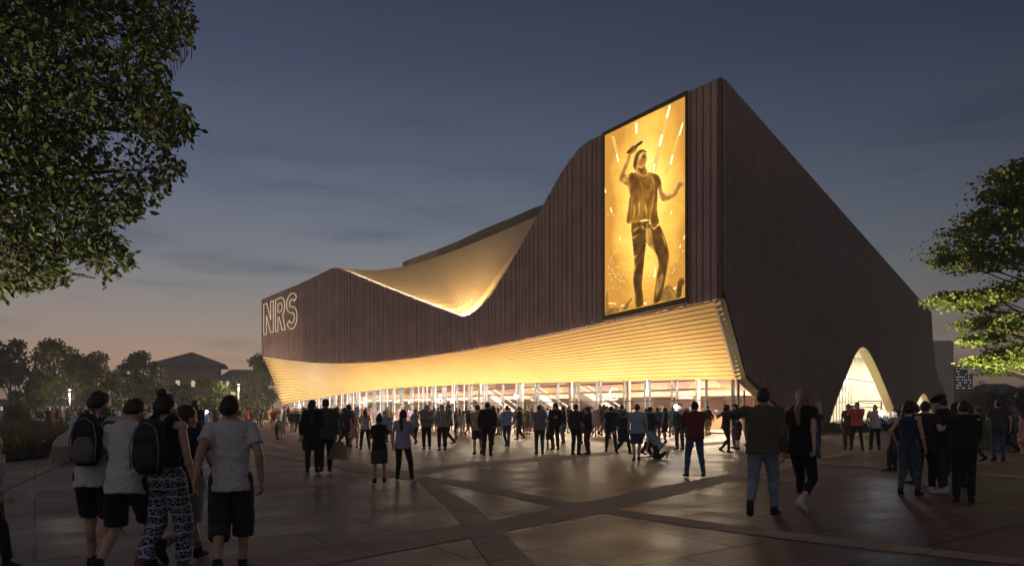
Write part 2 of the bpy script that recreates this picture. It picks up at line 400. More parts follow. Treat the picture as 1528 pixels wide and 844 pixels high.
# ---------------------------------------------------------------- the arena
C0 = V((12.2, 40.0)); L0 = V((-35.4, 97.0)); RD = V((.615, .788)).normalized()
FP = Plane(C0, L0)                                  # street front, t runs from the corner to the left
RP = Plane(C0, C0 + RD)                             # side wall, t runs from the corner backwards
nF = V((.768, .64)).normalized()                    # into the building
GRp = C0 + RD * 3.6; GLp = L0 + nF * 2.8
GP_ = Plane(GRp, GLp)
def fcurve(px): return [FP.tz(x, y) for x, y in px]
top_px = [(392, 447), (450, 423), (488, 405), (497, 400.5), (503, 399.5), (510, 401.5), (560, 422), (620, 446), (660, 461.5), (675, 467.5), (684, 471), (692, 472), (700, 470.5), (710, 465.5), (720, 457), (735, 440), (760, 401), (785, 357), (812, 309), (820, 294), (835, 267), (850, 243), (865, 224), (880, 211), (893, 205), (905, 200), (1028, 139), (1075, 117)]
bot_px = [(392, 530), (430, 536), (470, 540.3), (510, 541.5), (560, 540), (620, 534), (690, 524), (760, 511.5), (830, 497), (905, 481), (980, 466), (1075, 446)]
topc = sorted(fcurve(top_px)); botc = sorted(fcurve(bot_px))
arena = empty('concert_arena', (C0.x, C0.y, 0))
tag(arena, 'huge dark ribbed concert arena with glowing gold slatted overhang and giant video screen', 'arena')
def part(mb, name, mat, parent=arena, smooth=False):
    o = mb.build(name, mat, parent, smooth)
    if parent is arena: o.location = -V((C0.x, C0.y, 0))
    return o
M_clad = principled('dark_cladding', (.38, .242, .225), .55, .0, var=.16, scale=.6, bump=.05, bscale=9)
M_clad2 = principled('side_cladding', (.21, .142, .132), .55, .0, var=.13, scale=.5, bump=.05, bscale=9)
M_trim = principled('edge_trim', (.085, .062, .054), .45, .4, var=.1)
rng = random.Random(11)
def ribbed(plane, t0, t1, pitch, depth, zb, zt, jitter, back, gapf=.24, extra=()):
    "vertical boards with open joints: a real ribbed sheet, boards proud by depth"
    mb = MB(); cols = []; t = t0
    while t < t1:
        wdt = pitch * (1 + jitter * rng.uniform(-1, 1)); g = wdt * gapf; d = depth * rng.uniform(.75, 1.15) if jitter else depth
        cols += [(t, 0), (t + g * .8, 0), (t + g, d), (min(t + wdt - .001, t1), d)]
        t += wdt
    cols.append((t1, 0))
    sgn = back
    prev = None; pd = 0
    for t, d in cols:
        a, b = plane.p(t, zb(t), -d * sgn), plane.p(t, zt(t), -d * sgn)
        ai, bi = plane.p(t, zb(t), .45 * sgn), plane.p(t, zt(t), .45 * sgn)
        if prev is not None and b.z > a.z + .01:
            pa, pb, pai, pbi = prev
            mb.quad(pa, a, b, pb, 1 if d < .05 and pd < .05 else 0); mb.quad(pb, b, bi, pbi); mb.quad(pai, ai, a, pa)
        prev = (a, b, ai, bi); pd = d
    return mb
LENF = FP.tz(392, 500)[0]
wall_f = ribbed(FP, 0.02, LENF, 46e-2, .20, lambda t: interp(botc, t), lambda t: interp(topc, t), .2, -1)
M_joint = principled('dark_joint', (.04, .028, .026), .8)
part(wall_f, 'front_wall', [M_clad, M_joint])
# left return of the wall, running back
mb = MB(); zt, zb = interp(topc, LENF), interp(botc, LENF); e = L0
for i in range(60):
    a = L0 + nF * (i * .7); b = L0 + nF * (i * .7 + .62)
    mb.quad((a.x, a.y, zb if i > 3 else zb - 1), (b.x, b.y, zb), (b.x, b.y, zt), (a.x, a.y, zt))
lw = [V((x.x, x.y, 0)) for x in (L0 + nF * 2.85, L0 + nF * 42)]
mb.quad(lw[0], lw[1], lw[1] + V((0, 0, zb)), lw[0] + V((0, 0, zb)))
part(mb, 'end_wall', M_clad)
# side wall with two pointed arches and a flared far end
rt = [RP.tz(1075, 117), RP.tz(1388, 466)]
flare = [RP.tz(1388, 466), RP.tz(1391, 520), RP.tz(1394, 545), RP.tz(1399, 565), RP.tz(1406, 580), RP.tz(1411, 590), RP.tz(1412, 626)]
TEND = flare[-1][0]
chamf = [(0.0, interp(botc, 0.0)), (3.6, 3.5), (15.0, .02)]
arch1 = sorted(RP.tz(x, y) for x, y in [(1233, 637), (1240, 613), (1248, 591), (1258, 566), (1266, 546), (1273, 530), (1279, 520.5), (1284, 517.5), (1289, 519), (1295, 526), (1303, 541), (1312, 561), (1322, 585), (1333, 612), (1342, 634)])
arch2 = sorted(RP.tz(x, y) for x, y in [(1356, 630), (1361, 613), (1367, 599), (1372, 590), (1376, 586.5), (1380, 589), (1384, 598), (1389, 613), (1394, 629)])
def zb_side(t):
    z = interp(chamf, t) if t < 15 else .02
    for a in (arch1, arch2):
        if a[0][0] <= t <= a[-1][0]: z = max(z, interp(a, t))
    return z
def zt_side(t):
    z = interp(rt, t)
    if t > rt[1][0]:
        z = rt[1][1]
        for (ta, za), (tb, zb_) in zip(flare, flare[1:]):
            if ta <= t <= tb + 1e-6: z = za + (zb_ - za) * (t - ta) / max(tb - ta, 1e-6)
        if t >= flare[-2][0]: z = interp(flare[-2:], t)
    return z
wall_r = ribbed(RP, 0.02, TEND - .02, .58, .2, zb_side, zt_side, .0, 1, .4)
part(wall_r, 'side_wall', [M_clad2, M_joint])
# corner post joining both faces, and the sloped underside trim of the side wall
mb = MB()
z0, z1 = interp(botc, 0), interp(topc, 0)
mb.box((C0.x, C0.y, (z0 + z1) / 2), .22, .22, z1 - z0, Matrix.Rotation(math.atan2(RD.y, RD.x), 3, 'Z'))
part(mb, 'corner_trim', M_trim)
mb = MB(); inw = .34
for (ta, za), (tb, zb_) in zip(chamf, chamf[1:]):
    o0, o1 = -.27, inw
    a, b, c, d = RP.p(ta, za - .01, o0), RP.p(tb, zb_ - .01, o0), RP.p(tb, zb_ - .01, o1), RP.p(ta, za - .01, o1)
    mb.quad(a, d, c, b)
    a2, b2 = RP.p(ta, za + .34, o0), RP.p(tb, zb_ + .34, o0); mb.quad(a, b, b2, a2); mb.quad(a2, b2, RP.p(tb, zb_ + .34, .05), RP.p(ta, za + .34, .05))
    c2, d2 = RP.p(tb, zb_ + .4, o1), RP.p(ta, za + .4, o1); mb.quad(d, d2, c2, c)
part(mb, 'chamfer_edge', principled('dark_edge', (.016, .010, .008), .7, .0))
# vent grille on the side wall
mb = MB()
ta, za = RP.tz(1123, 546); tb, zb_ = RP.tz(1166, 561)
zc = (za + RP.tz(1123, 557)[1]) / 2
for k in range(9):
    z = zc - .35 + k * .09
    mb.bar(RP.p(ta, z, -.16), RP.p(tb, z, -.16), .05, .055)
part(mb, 'vent_grille', M_trim)

# gold slatted overhang
low_px = [(421, 603.5), (450, 598), (479, 593), (520, 586.5), (560, 581), (600, 578), (640, 575.5), (690, 573.5), (730, 572), (830, 569.5), (900, 568), (1000, 566), (1100, 564)]
lowc = sorted(GP_.tz(x, y) for x, y in low_px)
lowc = [(0.0, 3.5)] + [p for p in lowc if p[0] > 1.0]
def soff(q, s):
    "q along the front 0..1 (corner to left end), s from glass head 0 to wall foot 1"
    a = GP_.p(GP_.len * q, interp(lowc, GP_.len * q)); b = FP.p(LENF * q, interp(botc, LENF * q) - .02, .0)
    p = a.lerp(b, s); bow = math.sin(math.pi * s) * .14
    return p + V((nF.x, nF.y, 0)) * bow * .9
M_gold = principled('gold_slat', (.82, .57, .27), .42, .0, var=.07, scale=.35, spec=.4)
M_gapshade = principled('slat_gap_shade', (.05, .02, .006), .8, var=.1)  # near-black colour stands in for shade in the slat gaps
mb = MB(); NS = 17; NQ = 90
for k in range(NS):
    s0, s1 = k / NS, (k + .78) / NS
    for i in range(NQ):
        qa, qb = i / NQ, (i + 1) / NQ
        up = V((nF.x, nF.y, 0)) * .34
        a, b, c, d = soff(qa, s0), soff(qb, s0), soff(qb, s1), soff(qa, s1)
        # each slat is a plank; its lower edge stands proud of the one below
        pr = V((-nF.x, -nF.y, -.3)) * .10
        mb.quad(a + pr, b + pr, c, d)
        mb.quad(a + pr, a + up, b + up, b + pr, 1); mb.quad(d, c, c + up, d + up, 1)  # slat edges painted dark as well, so the gaps read as shadow lines
part(mb, 'slatted_overhang', [M_gold, M_gapshade])
mb = MB()
for i in range(NQ):
    qa, qb = i / NQ, (i + 1) / NQ
    up = V((nF.x, nF.y, 0)) * .36
    for k in range(6):
        s0, s1 = k / 6, (k + 1) / 6
        mb.quad(soff(qa, s0) + up, soff(qb, s0) + up, soff(qb, s1) + up, soff(qa, s1) + up)
part(mb, 'overhang_backing', M_gapshade)
mb = MB()
for k in range(12):   # dark edge board closing the left end
    a, b = soff(1, k / 12), soff(1, (k + 1) / 12); o = -FP.u.to_3d() * -.12; w_ = V((nF.x, nF.y, 0)) * .6
    mb.quad(a + o, b + o, b + o + w_, a + o + w_); mb.quad(a, a + o, b + o, b)
part(mb, 'end_board', M_trim)

# glazed foyer front
M_mull = principled('mullion_metal', (.30, .34, .40), .35, .6, var=.08)
M_glass = glass_mat('foyer_glass', (.96, .96, .98), .07)
cwm = MB(); gl = MB(); t = .25; k = 0
HEAD = lambda t: interp(lowc, t) + .25
step = 2.32
cwm.bar(GP_.p(0, .06, .01), GP_.p(GP_.len, .06, .01), .16, .1)
cw = part(cwm, 'curtain_wall', M_mull)
while t < GP_.len:
    zt = HEAD(t)
    mb = MB(); mb.bar(GP_.p(t, 0), GP_.p(t, zt), .065, .24, up=V((-GP_.u.y, GP_.u.x, 0))); part(mb, 'mullion', M_mull, cw)
    if k % 3 != 1: mb = MB(); mb.bar(GP_.p(t + .42, 0), GP_.p(t + .42, HEAD(t + .42)), .06, .2, up=V((-GP_.u.y, GP_.u.x, 0))); part(mb, 'mullion', M_mull, cw)
    t += step if t < 30 else 2.0; k += 1
for i in range(60):
    ta, tb = GP_.len * i / 60, GP_.len * (i + 1) / 60
    gl.quad(GP_.p(ta, .02, -.0), GP_.p(tb, .02, -.0), GP_.p(tb, HEAD(tb)), GP_.p(ta, HEAD(ta)))
part(gl, 'glass', M_glass, cw)
mb = MB(); mb.bar(GP_.p(0, 2.18, .01), GP_.p(44, 2.15, .01), .16, .075); mb.bar(GP_.p(44, 2.15, .01), GP_.p(GP_.len, 1.98, .01), .16, .075)
part(mb, 'transom', principled('transom_metal', (.14, .16, .19), .4, .5), cw)
# glazed return under the chamfered side wall
gl = MB()
for k in range(6):
    t = 3.7 + k * 1.9; z = max(interp(chamf, t) - .05, .2); mb = MB(); mb.bar(RP.p(t, 0, .55), RP.p(t, z, .55), .08, .16, up=V((RD.x, RD.y, 0))); part(mb, 'mullion', M_mull, cw)
gl.quad(RP.p(3.6, .02, .55), RP.p(15, .02, .55), RP.p(15, .1, .55), RP.p(3.6, 3.5, .55))
part(gl, 'return_glass', M_glass, cw)

# foyer behind the glass
n3 = V((GP_.u.y, -GP_.u.x, 0)); n3 = n3 if n3.dot(V((nF.x, nF.y, 0))) > 0 else -n3    # into the building
def gi(t, z, dep): 
    p = GP_.p(t, z); return p + n3 * dep
DEP = 9.0
def panel_mat(name, cols, scale, rough=.6):
    m, nt, out = nodes(name); n = nt.nodes; l = nt.links
    tc = n.new('ShaderNodeTexCoord'); mp = n.new('ShaderNodeMapping'); mp.inputs['Scale'].default_value = scale; l.new(tc.outputs['Object'], mp.inputs[0])
    vo = n.new('ShaderNodeTexVoronoi'); vo.feature = 'F1'; vo.distance = 'CHEBYCHEV'; vo.inputs['Scale'].default_value = 1; l.new(mp.outputs[0], vo.inputs['Vector'])
    r = n.new('ShaderNodeValToRGB'); r.color_ramp.interpolation = 'CONSTANT'
    while len(r.color_ramp.elements) < len(cols): r.color_ramp.elements.new(.5)
    for i, (e, c) in enumerate(zip(r.color_ramp.elements, cols)): e.position = i / len(cols); e.color = (*c, 1)
    sx = n.new('ShaderNodeSeparateColor'); l.new(vo.outputs['Color'], sx.inputs[0]); l.new(sx.outputs[0], r.inputs[0])
    b = n.new('ShaderNodeBsdfPrincipled'); b.inputs['Roughness'].default_value = rough; l.new(r.outputs[0], b.inputs['Base Color']); l.new(b.outputs[0], out.inputs[0])
    return m
M_back = panel_mat('foyer_panels', [(.62, .46, .30), (.50, .33, .30), (.70, .58, .40), (.42, .26, .22), (.66, .50, .42), (.55, .38, .20)], (.45, .45, .7))
M_fl = principled('foyer_floor', (.42, .34, .26), .3, var=.1)
M_wh = principled('white_column', (.78, .74, .68), .5, var=.04)
foy = MB(); TB = 3.6 + DEP / .977
def re_(z, dep): return RP.p(3.6 + dep / .977, z, .62)         # foyer end along the inside of the side wall
foy.quad(re_(-.01, DEP), gi(GP_.len, -.01, DEP), gi(GP_.len, 5.2, DEP), re_(5.2, DEP))
fo = part(foy, 'foyer', M_back)
mb = MB(); mb.quad(gi(0, .02, .02), gi(GP_.len, .02, .02), gi(GP_.len, .02, DEP), re_(.02, DEP)); part(mb, 'foyer_floor', M_fl, fo)
mb = MB(); mb.quad(re_(5.0, .2), re_(5.0, DEP), gi(GP_.len, 4.2, DEP), gi(GP_.len, 4.2, .1)); part(mb, 'foyer_ceiling', principled('foyer_ceiling', (.6, .5, .4), .7), fo)
mb = MB(); mb.quad(gi(GP_.len, 0, 0), gi(GP_.len, 0, DEP), gi(GP_.len, 4.2, DEP), gi(GP_.len, 4.2, 0)); part(mb, 'foyer_end_wall', M_back, fo)
for k in range(11):
    mb = MB(); t = 5 + k * 6.3; p = gi(t, 0, 2.6); mb.tube([p, p + V((0, 0, 4.6))], .17, 14); part(mb, 'foyer_column', M_wh, fo, True)
M_lt = emit('white_light', (1, .9, .74), 9.0)
M_lt2 = emit('cool_light', (1, .93, .84), 2.6)
for k in range(26):
    t = 30 + k * 1.62; mb = MB()
    mb.bar(gi(t, .1, .55), gi(t, HEAD(t) - .1, .55), .04 + .05 * (k % 3 == 0), .05); part(mb, 'light_tube', M_lt2, fo)
for k in range(20):
    t = 2 + k * 3.5; mb = MB(); z = 4.85 - .75 * t / GP_.len
    mb.box(gi(t, z, 4.4), 1.6, .5, .05, Matrix.Rotation(math.atan2(n3.y, n3.x), 3, 'Z')); part(mb, 'ceiling_light', M_lt, fo)
    area(gi(t, z - .1, 4.4), gi(t, 0, 4.4), 760, (1, .80, .54), 1.6, .6)
M_dw = principled('doorway_dark', (.24, .13, .11), .6); M_ct = principled('counter_wood', (.30, .17, .09), .5); M_scr2 = emit('menu_glow', (1, .9, .72), 2.0)
for k in range(15):
    t = 3.5 + k * 4.6; mb = MB(); mb.box(gi(t, 1.2, DEP - .12), .2, 2.0 + .5 * (k % 2), 2.4, Matrix.Rotation(math.atan2(n3.y, n3.x), 3, 'Z')); part(mb, 'doorway', M_dw, fo)
    if k % 2: mb = MB(); mb.box(gi(t + 2.3, 2.75, DEP - .2), .1, 1.3, .55, Matrix.Rotation(math.atan2(n3.y, n3.x), 3, 'Z')); part(mb, 'menu_board', M_scr2, fo)
    else: mb = MB(); mb.box(gi(t + 2.3, .55, DEP - 1.6), .7, 2.6, 1.1, Matrix.Rotation(math.atan2(n3.y, n3.x), 3, 'Z')); part(mb, 'counter', M_ct, fo)
for z in (3.05, 3.7): mb = MB(); mb.bar(gi(3, z, 3.4), gi(GP_.len - 6, z - .3, 3.4), .16, .12); part(mb, 'ceiling_beam', M_dw, fo)
# mezzanine with a balustrade, escalators
mb = MB()
mb.box(gi(34, 2.75, 7.6), 2.6, 64, .3, Matrix.Rotation(math.atan2(n3.y, n3.x), 3, 'Z')); part(mb, 'mezzanine', principled('mezz', (.34, .2, .16), .6), fo)
M_rail = emit('rail_light', (1, .82, .5), 2.2)
for t0 in (18.5, 25.5, 12.2):
    mb = MB()
    for dd in (0, 1.1):
        a, b = gi(t0 + 6.4, 3.7, 4.6 + dd), gi(t0, .6, 4.6 + dd)
        mb.bar(a, b, .06, .07)
    es = part(mb, 'escalator', M_rail, fo)
    mb = MB(); a, b = gi(t0 + 6.4, 2.9, 5.15), gi(t0, -.2, 5.15); mb.bar(a, b, 1.0, .5); part(mb, 'escalator_flight', principled('escalator_side', (.28, .24, .24), .4, .3), fo)
for t, z in ((24, 3.0), (34, 2.7), (9, 3.1), (42, 2.6)):
    mb = MB(); mb.ellipsoid(gi(t, z - .25, 2.0), (.24, .24, .24)); mb.tube([gi(t, z, 2.0), gi(t, z + 1.6, 2.0)], .02, 6); part(mb, 'pendant_lamp', emit('pendant_glow', (1, .88, .62), 9), fo, True)
# entrance letters
M_let = emit('sign_white', (1, .95, .86), 1.15)
for q in (6, 9): area(RP.p(q, 4.2, 2.4), RP.p(q, 0, 2.2), 420, (1, .78, .5), 1.6, 1.0)  # unseen area lamps added to brighten the dark end of the foyer
def text(ch, p, size, plane_u, mat, name, parent, extrude=.03, offset=.0):
    cu = bpy.data.curves.new(name, 'FONT'); cu.body = ch; cu.size = size; cu.extrude = extrude; cu.offset = offset; cu.align_x = 'CENTER'; cu.align_y = 'CENTER'
    cu.materials.append(mat)
    o = link(name, cu, parent); u = V((-plane_u.x, -plane_u.y, 0)).normalized(); z = V((0, 0, 1)); n = u.cross(z)
    M = Matrix((u, z, n)).transposed().to_4x4(); M.translation = V(p) - (V((C0.x, C0.y, 0)) if parent is arena else V((0, 0, 0))); o.matrix_local = M
    return o
for ch, x, y, hp in (('A', 449, 603.5, 12), ('B', 547.5, 599.5, 14), ('B', 660, 595.5, 15), ('C', 918, 588.5, 19.5)):
    t, z = GP_.tz(x, y); d = GP_.p(t, z).y
    text(ch, GP_.p(t, z) - n3 * .22, hp / F_PX * d * 1.42, GP_.u, M_let, 'entrance_letter', arena, .04, .006)

# arches: deep reveals, glazing, lit room behind
M_reveal = principled('cream_reveal', (.78, .64, .36), .5, var=.05)
M_room = principled('white_room', (.80, .78, .70), .7, var=.04)
M_pleat = glass_mat('arch_glass', (.97, .97, .95), .05)
for ai, (ar, rev) in enumerate(((arch1, .8), (arch2, .6))):
    mb = MB()
    for (ta, za), (tb, zb_) in zip(ar, ar[1:]):
        mb.quad(RP.p(ta, za - .01, -.14), RP.p(tb, zb_ - .01, -.14), RP.p(tb, zb_ - .01, rev), RP.p(ta, za - .01, rev))
    av = part(mb, 'arched_window', M_reveal)
    mb = MB(); mb.poly([RP.p(t, max(z, .03) - .02, rev - .1) for t, z in ar]); part(mb, 'glass', M_pleat, av)
    mb = MB(); t0, t1 = ar[0][0], ar[-1][0]; t = t0 + .8
    while t < t1 - .5:
        mb.bar(RP.p(t, 0, rev - .05), RP.p(t, interp(ar, t) - .02, rev - .05), .035, .08, up=V((RD.x, RD.y, 0))); t += 1.25 if ai == 0 else 1.6
    zz = 2.3
    while zz < max(z for _, z in ar) - 1:
        ts = [t for t in [t0 + i * (t1 - t0) / 200 for i in range(201)] if interp(ar, t) > zz]
        mb.bar(RP.p(ts[0], zz, rev - .04), RP.p(ts[-1], zz, rev - .04), .1, .05); zz += 2.4
    part(mb, 'glazing_bar', principled('pale_bar', (.8, .78, .70), .5), av)
    zmax = max(z for _, z in ar) + .6; dp = rev + 5
    mb = MB(); mb.quad(RP.p(t0 - 6, .0, dp), RP.p(t1 + 1, .0, dp), RP.p(t1 + 1, zmax, dp), RP.p(t0 - 6, zmax, dp))
    mb.quad(RP.p(t1 + 1, 0, rev), RP.p(t1 + 1, zmax, rev), RP.p(t1 + 1, zmax, dp), RP.p(t1 + 1, 0, dp)); mb.quad(RP.p(t0 - 6, 0, rev), RP.p(t0 - 6, zmax, rev), RP.p(t0 - 6, zmax, dp), RP.p(t0 - 6, 0, dp))
    mb.quad(RP.p(t0 - 6, zmax, rev), RP.p(t1 + 1, zmax, rev), RP.p(t1 + 1, zmax, dp), RP.p(t0 - 6, zmax, dp)); mb.quad(RP.p(t0 - 6, .02, rev), RP.p(t1 + 1, .02, rev), RP.p(t1 + 1, .02, dp), RP.p(t0 - 6, .02, dp))
    mb.quad(RP.p(t0 - 6, 0, rev + .02), RP.p(t0 - .05, 0, rev + .02), RP.p(t0 - .05, zmax, rev + .02), RP.p(t0 - 6, zmax, rev + .02))
    part(mb, 'lit_room', M_room, av)
    tm = (t0 + t1) / 2
    for q in (.3, .6, .9):
        tt = t0 + (t1 - t0) * q
        area(RP.p(tt, zmax - .3, rev + 2.2), RP.p(tt, 0, rev + 2.6), 1300 if ai == 0 else 420, (1, .89, .66), 2.5, 1.2)
        mb = MB(); mb.bar(RP.p(tt - 1.2, zmax * (.40 + .22 * q), dp - .5), RP.p(tt + .7, zmax * (.40 + .22 * q), dp - .5), .5, .25); part(mb, 'room_light', M_lt, av)
    # reveal washer in the floor
    spot(RP.p(t1 - 1.0, .15, rev * .45), RP.p(t1 - 3.5, zmax * .6, rev * .5), 900 if ai == 0 else 200, (1, .78, .40), 120)

# saddle roof between the two ridges
back_px = [(503, 399.5), (535, 402), (558, 403), (582, 400.6), (606, 396.5), (640, 387), (680, 373), (720, 357), (760, 340), (808, 319), (860, 296)]
front_px = [p for p in top_px if 503 <= p[0] <= 850]
def resample(pts, n):
    P = smooth_curve([(x, y, 0) for x, y in pts], 6); acc = [0]
    for a, b in zip(P, P[1:]): acc.append(acc[-1] + (b - a).length)
    out = []
    for i in range(n):
        s = acc[-1] * i / (n - 1)
        for k in range(len(P) - 1):
            if s <= acc[k + 1] + 1e-9:
                q = (s - acc[k]) / max(acc[k + 1] - acc[k], 1e-9); v = P[k].lerp(P[k + 1], q); out.append((v.x, v.y)); break
    return out
NR = 60
fr = resample(front_px, NR); bk = resample(back_px, NR)
def back_pt(x, y, lift=0):
    s = min(1, max(0, (x - 503) / 210)); s = 19 * (s * (2 - s)) + .02
    pl = Plane(C0 + nF * s, L0 + nF * s); t, z = pl.tz(x, y); p = pl.p(t, z); return p
M_saddle = principled('cream_roof', (.74, .53, .28), .6, var=.05, scale=.5)
mb = MB(); grid = []
inn3 = V((nF.x, nF.y, 0))
for i in range(NR):
    t, z = FP.tz(*fr[i]); a = FP.p(t, z - .12) + inn3 * .46; b = back_pt(*bk[i]); rowp = []
    for k in range(13):
        s = k / 12; p = a.lerp(b, s); p.z -= .9 * math.sin(math.pi * s) * min(1, i / 12) * 1.0; rowp.append(p)
    grid.append(rowp)
for i in range(NR - 1):
    for k in range(12): mb.quad(grid[i][k], grid[i + 1][k], grid[i + 1][k + 1], grid[i][k + 1])
part(mb, 'saddle_roof', M_saddle, smooth=True)
# LED line along the dip
mb = MB(); ledp = []
for i in range(2, NR - 1):
    t, z = FP.tz(*fr[i])
    if fr[i][0] < 742: ledp.append(FP.p(t, z - .02) + inn3 * .50)
mb.tube(ledp, [.03 + .02 * min(1, i / 15) for i in range(len(ledp))], 6); part(mb, 'light_strip', emit('led_warm', (1, .84, .56), 4.5))
for i in range(0, len(ledp), 3):
    p = ledp[i]; gi_ = min(NR - 1, 2 + i); q = grid[gi_][9] if i < len(ledp) - 12 else grid[min(NR - 2, gi_ + 15)][8]
    wl = .15 + .85 * min(1, i / 18)
    spot(p + inn3 * .05 + V((0, 0, .12)), q + V((0, 0, .6)), 5200 * wl * (.34 if i > len(ledp) - 8 else 1), (1, .73, .38), 140, 1.0, .05)
# dark fascia standing behind the saddle
fas = [(598, 396.5, 391), (606, 394, 387.5), (650, 382, 372), (680, 372, 360), (720, 356, 341), (760, 340, 325), (795, 325, 309.5), (808, 319.5, 305.5), (860, 297, 290)]
mb = MB(); A = [back_pt(x, y + 1.5) + inn3 * .3 for x, y, _ in fas]; B = [V((a.x, a.y, EYE + (HY - yt) / F_PX * a.y)) for a, (_, _, yt) in zip(A, fas)]
for i in range(len(A) - 1):
    mb.quad(A[i], A[i + 1], B[i + 1], B[i]); mb.quad(B[i], B[i + 1], B[i + 1] + inn3 * 14, B[i] + inn3 * 14)
mb.quad(A[0], B[0], B[0] + inn3 * 14, A[0] + inn3 * 14)
part(mb, 'roof_fascia', principled('dark_fascia', (.022, .02, .02), .6, var=.1))
# main roof deck, falling to the rear
mb = MB(); Eb = RP.p(rt[1][0], rt[1][1], .4); Lb = V((L0.x, L0.y, 0)) + V((RD.x, RD.y, 0)) * 90; Lb.z = 11
for i in range(24):
    pts = []
    for q in (i / 24, (i + 1) / 24):
        t = LENF * q; z = interp(topc, t)
        f = FP.p(t, z - .1) + inn3 * .44
        x_ = (f.x / f.y) * F_PX + CX
        if 503 < x_ < 850: f = back_pt(x_, interp([(a, b) for a, b in back_px], x_)) + inn3 * .6; f.z -= .3
        pts.append((f, Eb.lerp(Lb, q)))
    mb.quad(pts[0][0], pts[0][1], pts[1][1], pts[1][0])
part(mb, 'roof_deck', M_trim)

# outlined lettering sign
def arc(cx, cy, rx, ry, a0, a1, n=14): return [(cx + rx * math.cos(R(a0 + (a1 - a0) * i / n)), cy + ry * math.sin(R(a0 + (a1 - a0) * i / n))) for i in range(n + 1)]
N_o = [[(0, 0), (0, 1), (.2, 1), (.48, .42), (.48, 1), (.66, 1), (.66, 0), (.48, 0), (.18, .6), (.18, 0)]]
R_o = [[(0, 0), (0, 1)] + [(.32, 1)] + arc(.36, .71, .29, .29, 80, -62, 16) + [(.68, 0), (.47, 0), (.27, .42), (.19, .42), (.19, 0)],
       [(.19, .57), (.19, .84), (.34, .84)] + arc(.34, .705, .125, .135, 80, -80, 8) + [(.34, .57)]]
cs = arc(.33, .715, .235, .195, 25, 270, 18) + arc(.33, .285, .235, .235, 90, -155, 18)[0:]
def offset(cl, w):
    out = []
    for i, p in enumerate(cl):
        a, b = cl[max(i - 1, 0)], cl[min(i + 1, len(cl) - 1)]; d = V((b[0] - a[0], b[1] - a[1]));
        if d.length < 1e-6: continue
        d.normalize(); out.append((p[0] - d.y * w, p[1] + d.x * w))
    return out
S_o = [offset(cs, .085) + list(reversed(offset(cs, -.085)))]
def sg(x, y):   # letter units -> wall
    a, b = FP.tz(397, 499); c, d = FP.tz(447, 487)
    t = a + (c - a) * x; z0 = b + (d - b) * x; e = FP.tz(397, 454)[1]; f = FP.tz(447, 434.5)[1]; z1 = e + (f - e) * x
    return FP.p(t, z0 + (z1 - z0) * y, .32)
sign = MB(); M_neon = emit('sign_outline', (1, .78, .52), .85); M_neon2 = emit('sign_inner', (1, .93, .82), 5.0)
M_back_sign = principled('sign_back', (.10, .07, .06), .5)
bk_ = MB()
for x in (0.02, .5, .98): bk_.bar(sg(x, .1) + inn3 * .1, sg(x, .9) + inn3 * .1, .05, .05)
so_ = part(bk_, 'lettering_sign', M_back_sign)
for polys, x0, wd in ((N_o, .0, .46), (R_o, .37, .43), (S_o, .70, .46)):
    mb = MB()
    for pl in polys:
        pts = [sg(x0 + x * wd, y) for x, y in pl]; pts.append(pts[0])
        for a, b in zip(pts, pts[1:]):
            if (b - a).length > .005: mb.tube([a, b], .036, 6)
    part(mb, 'letter', M_neon, so_)
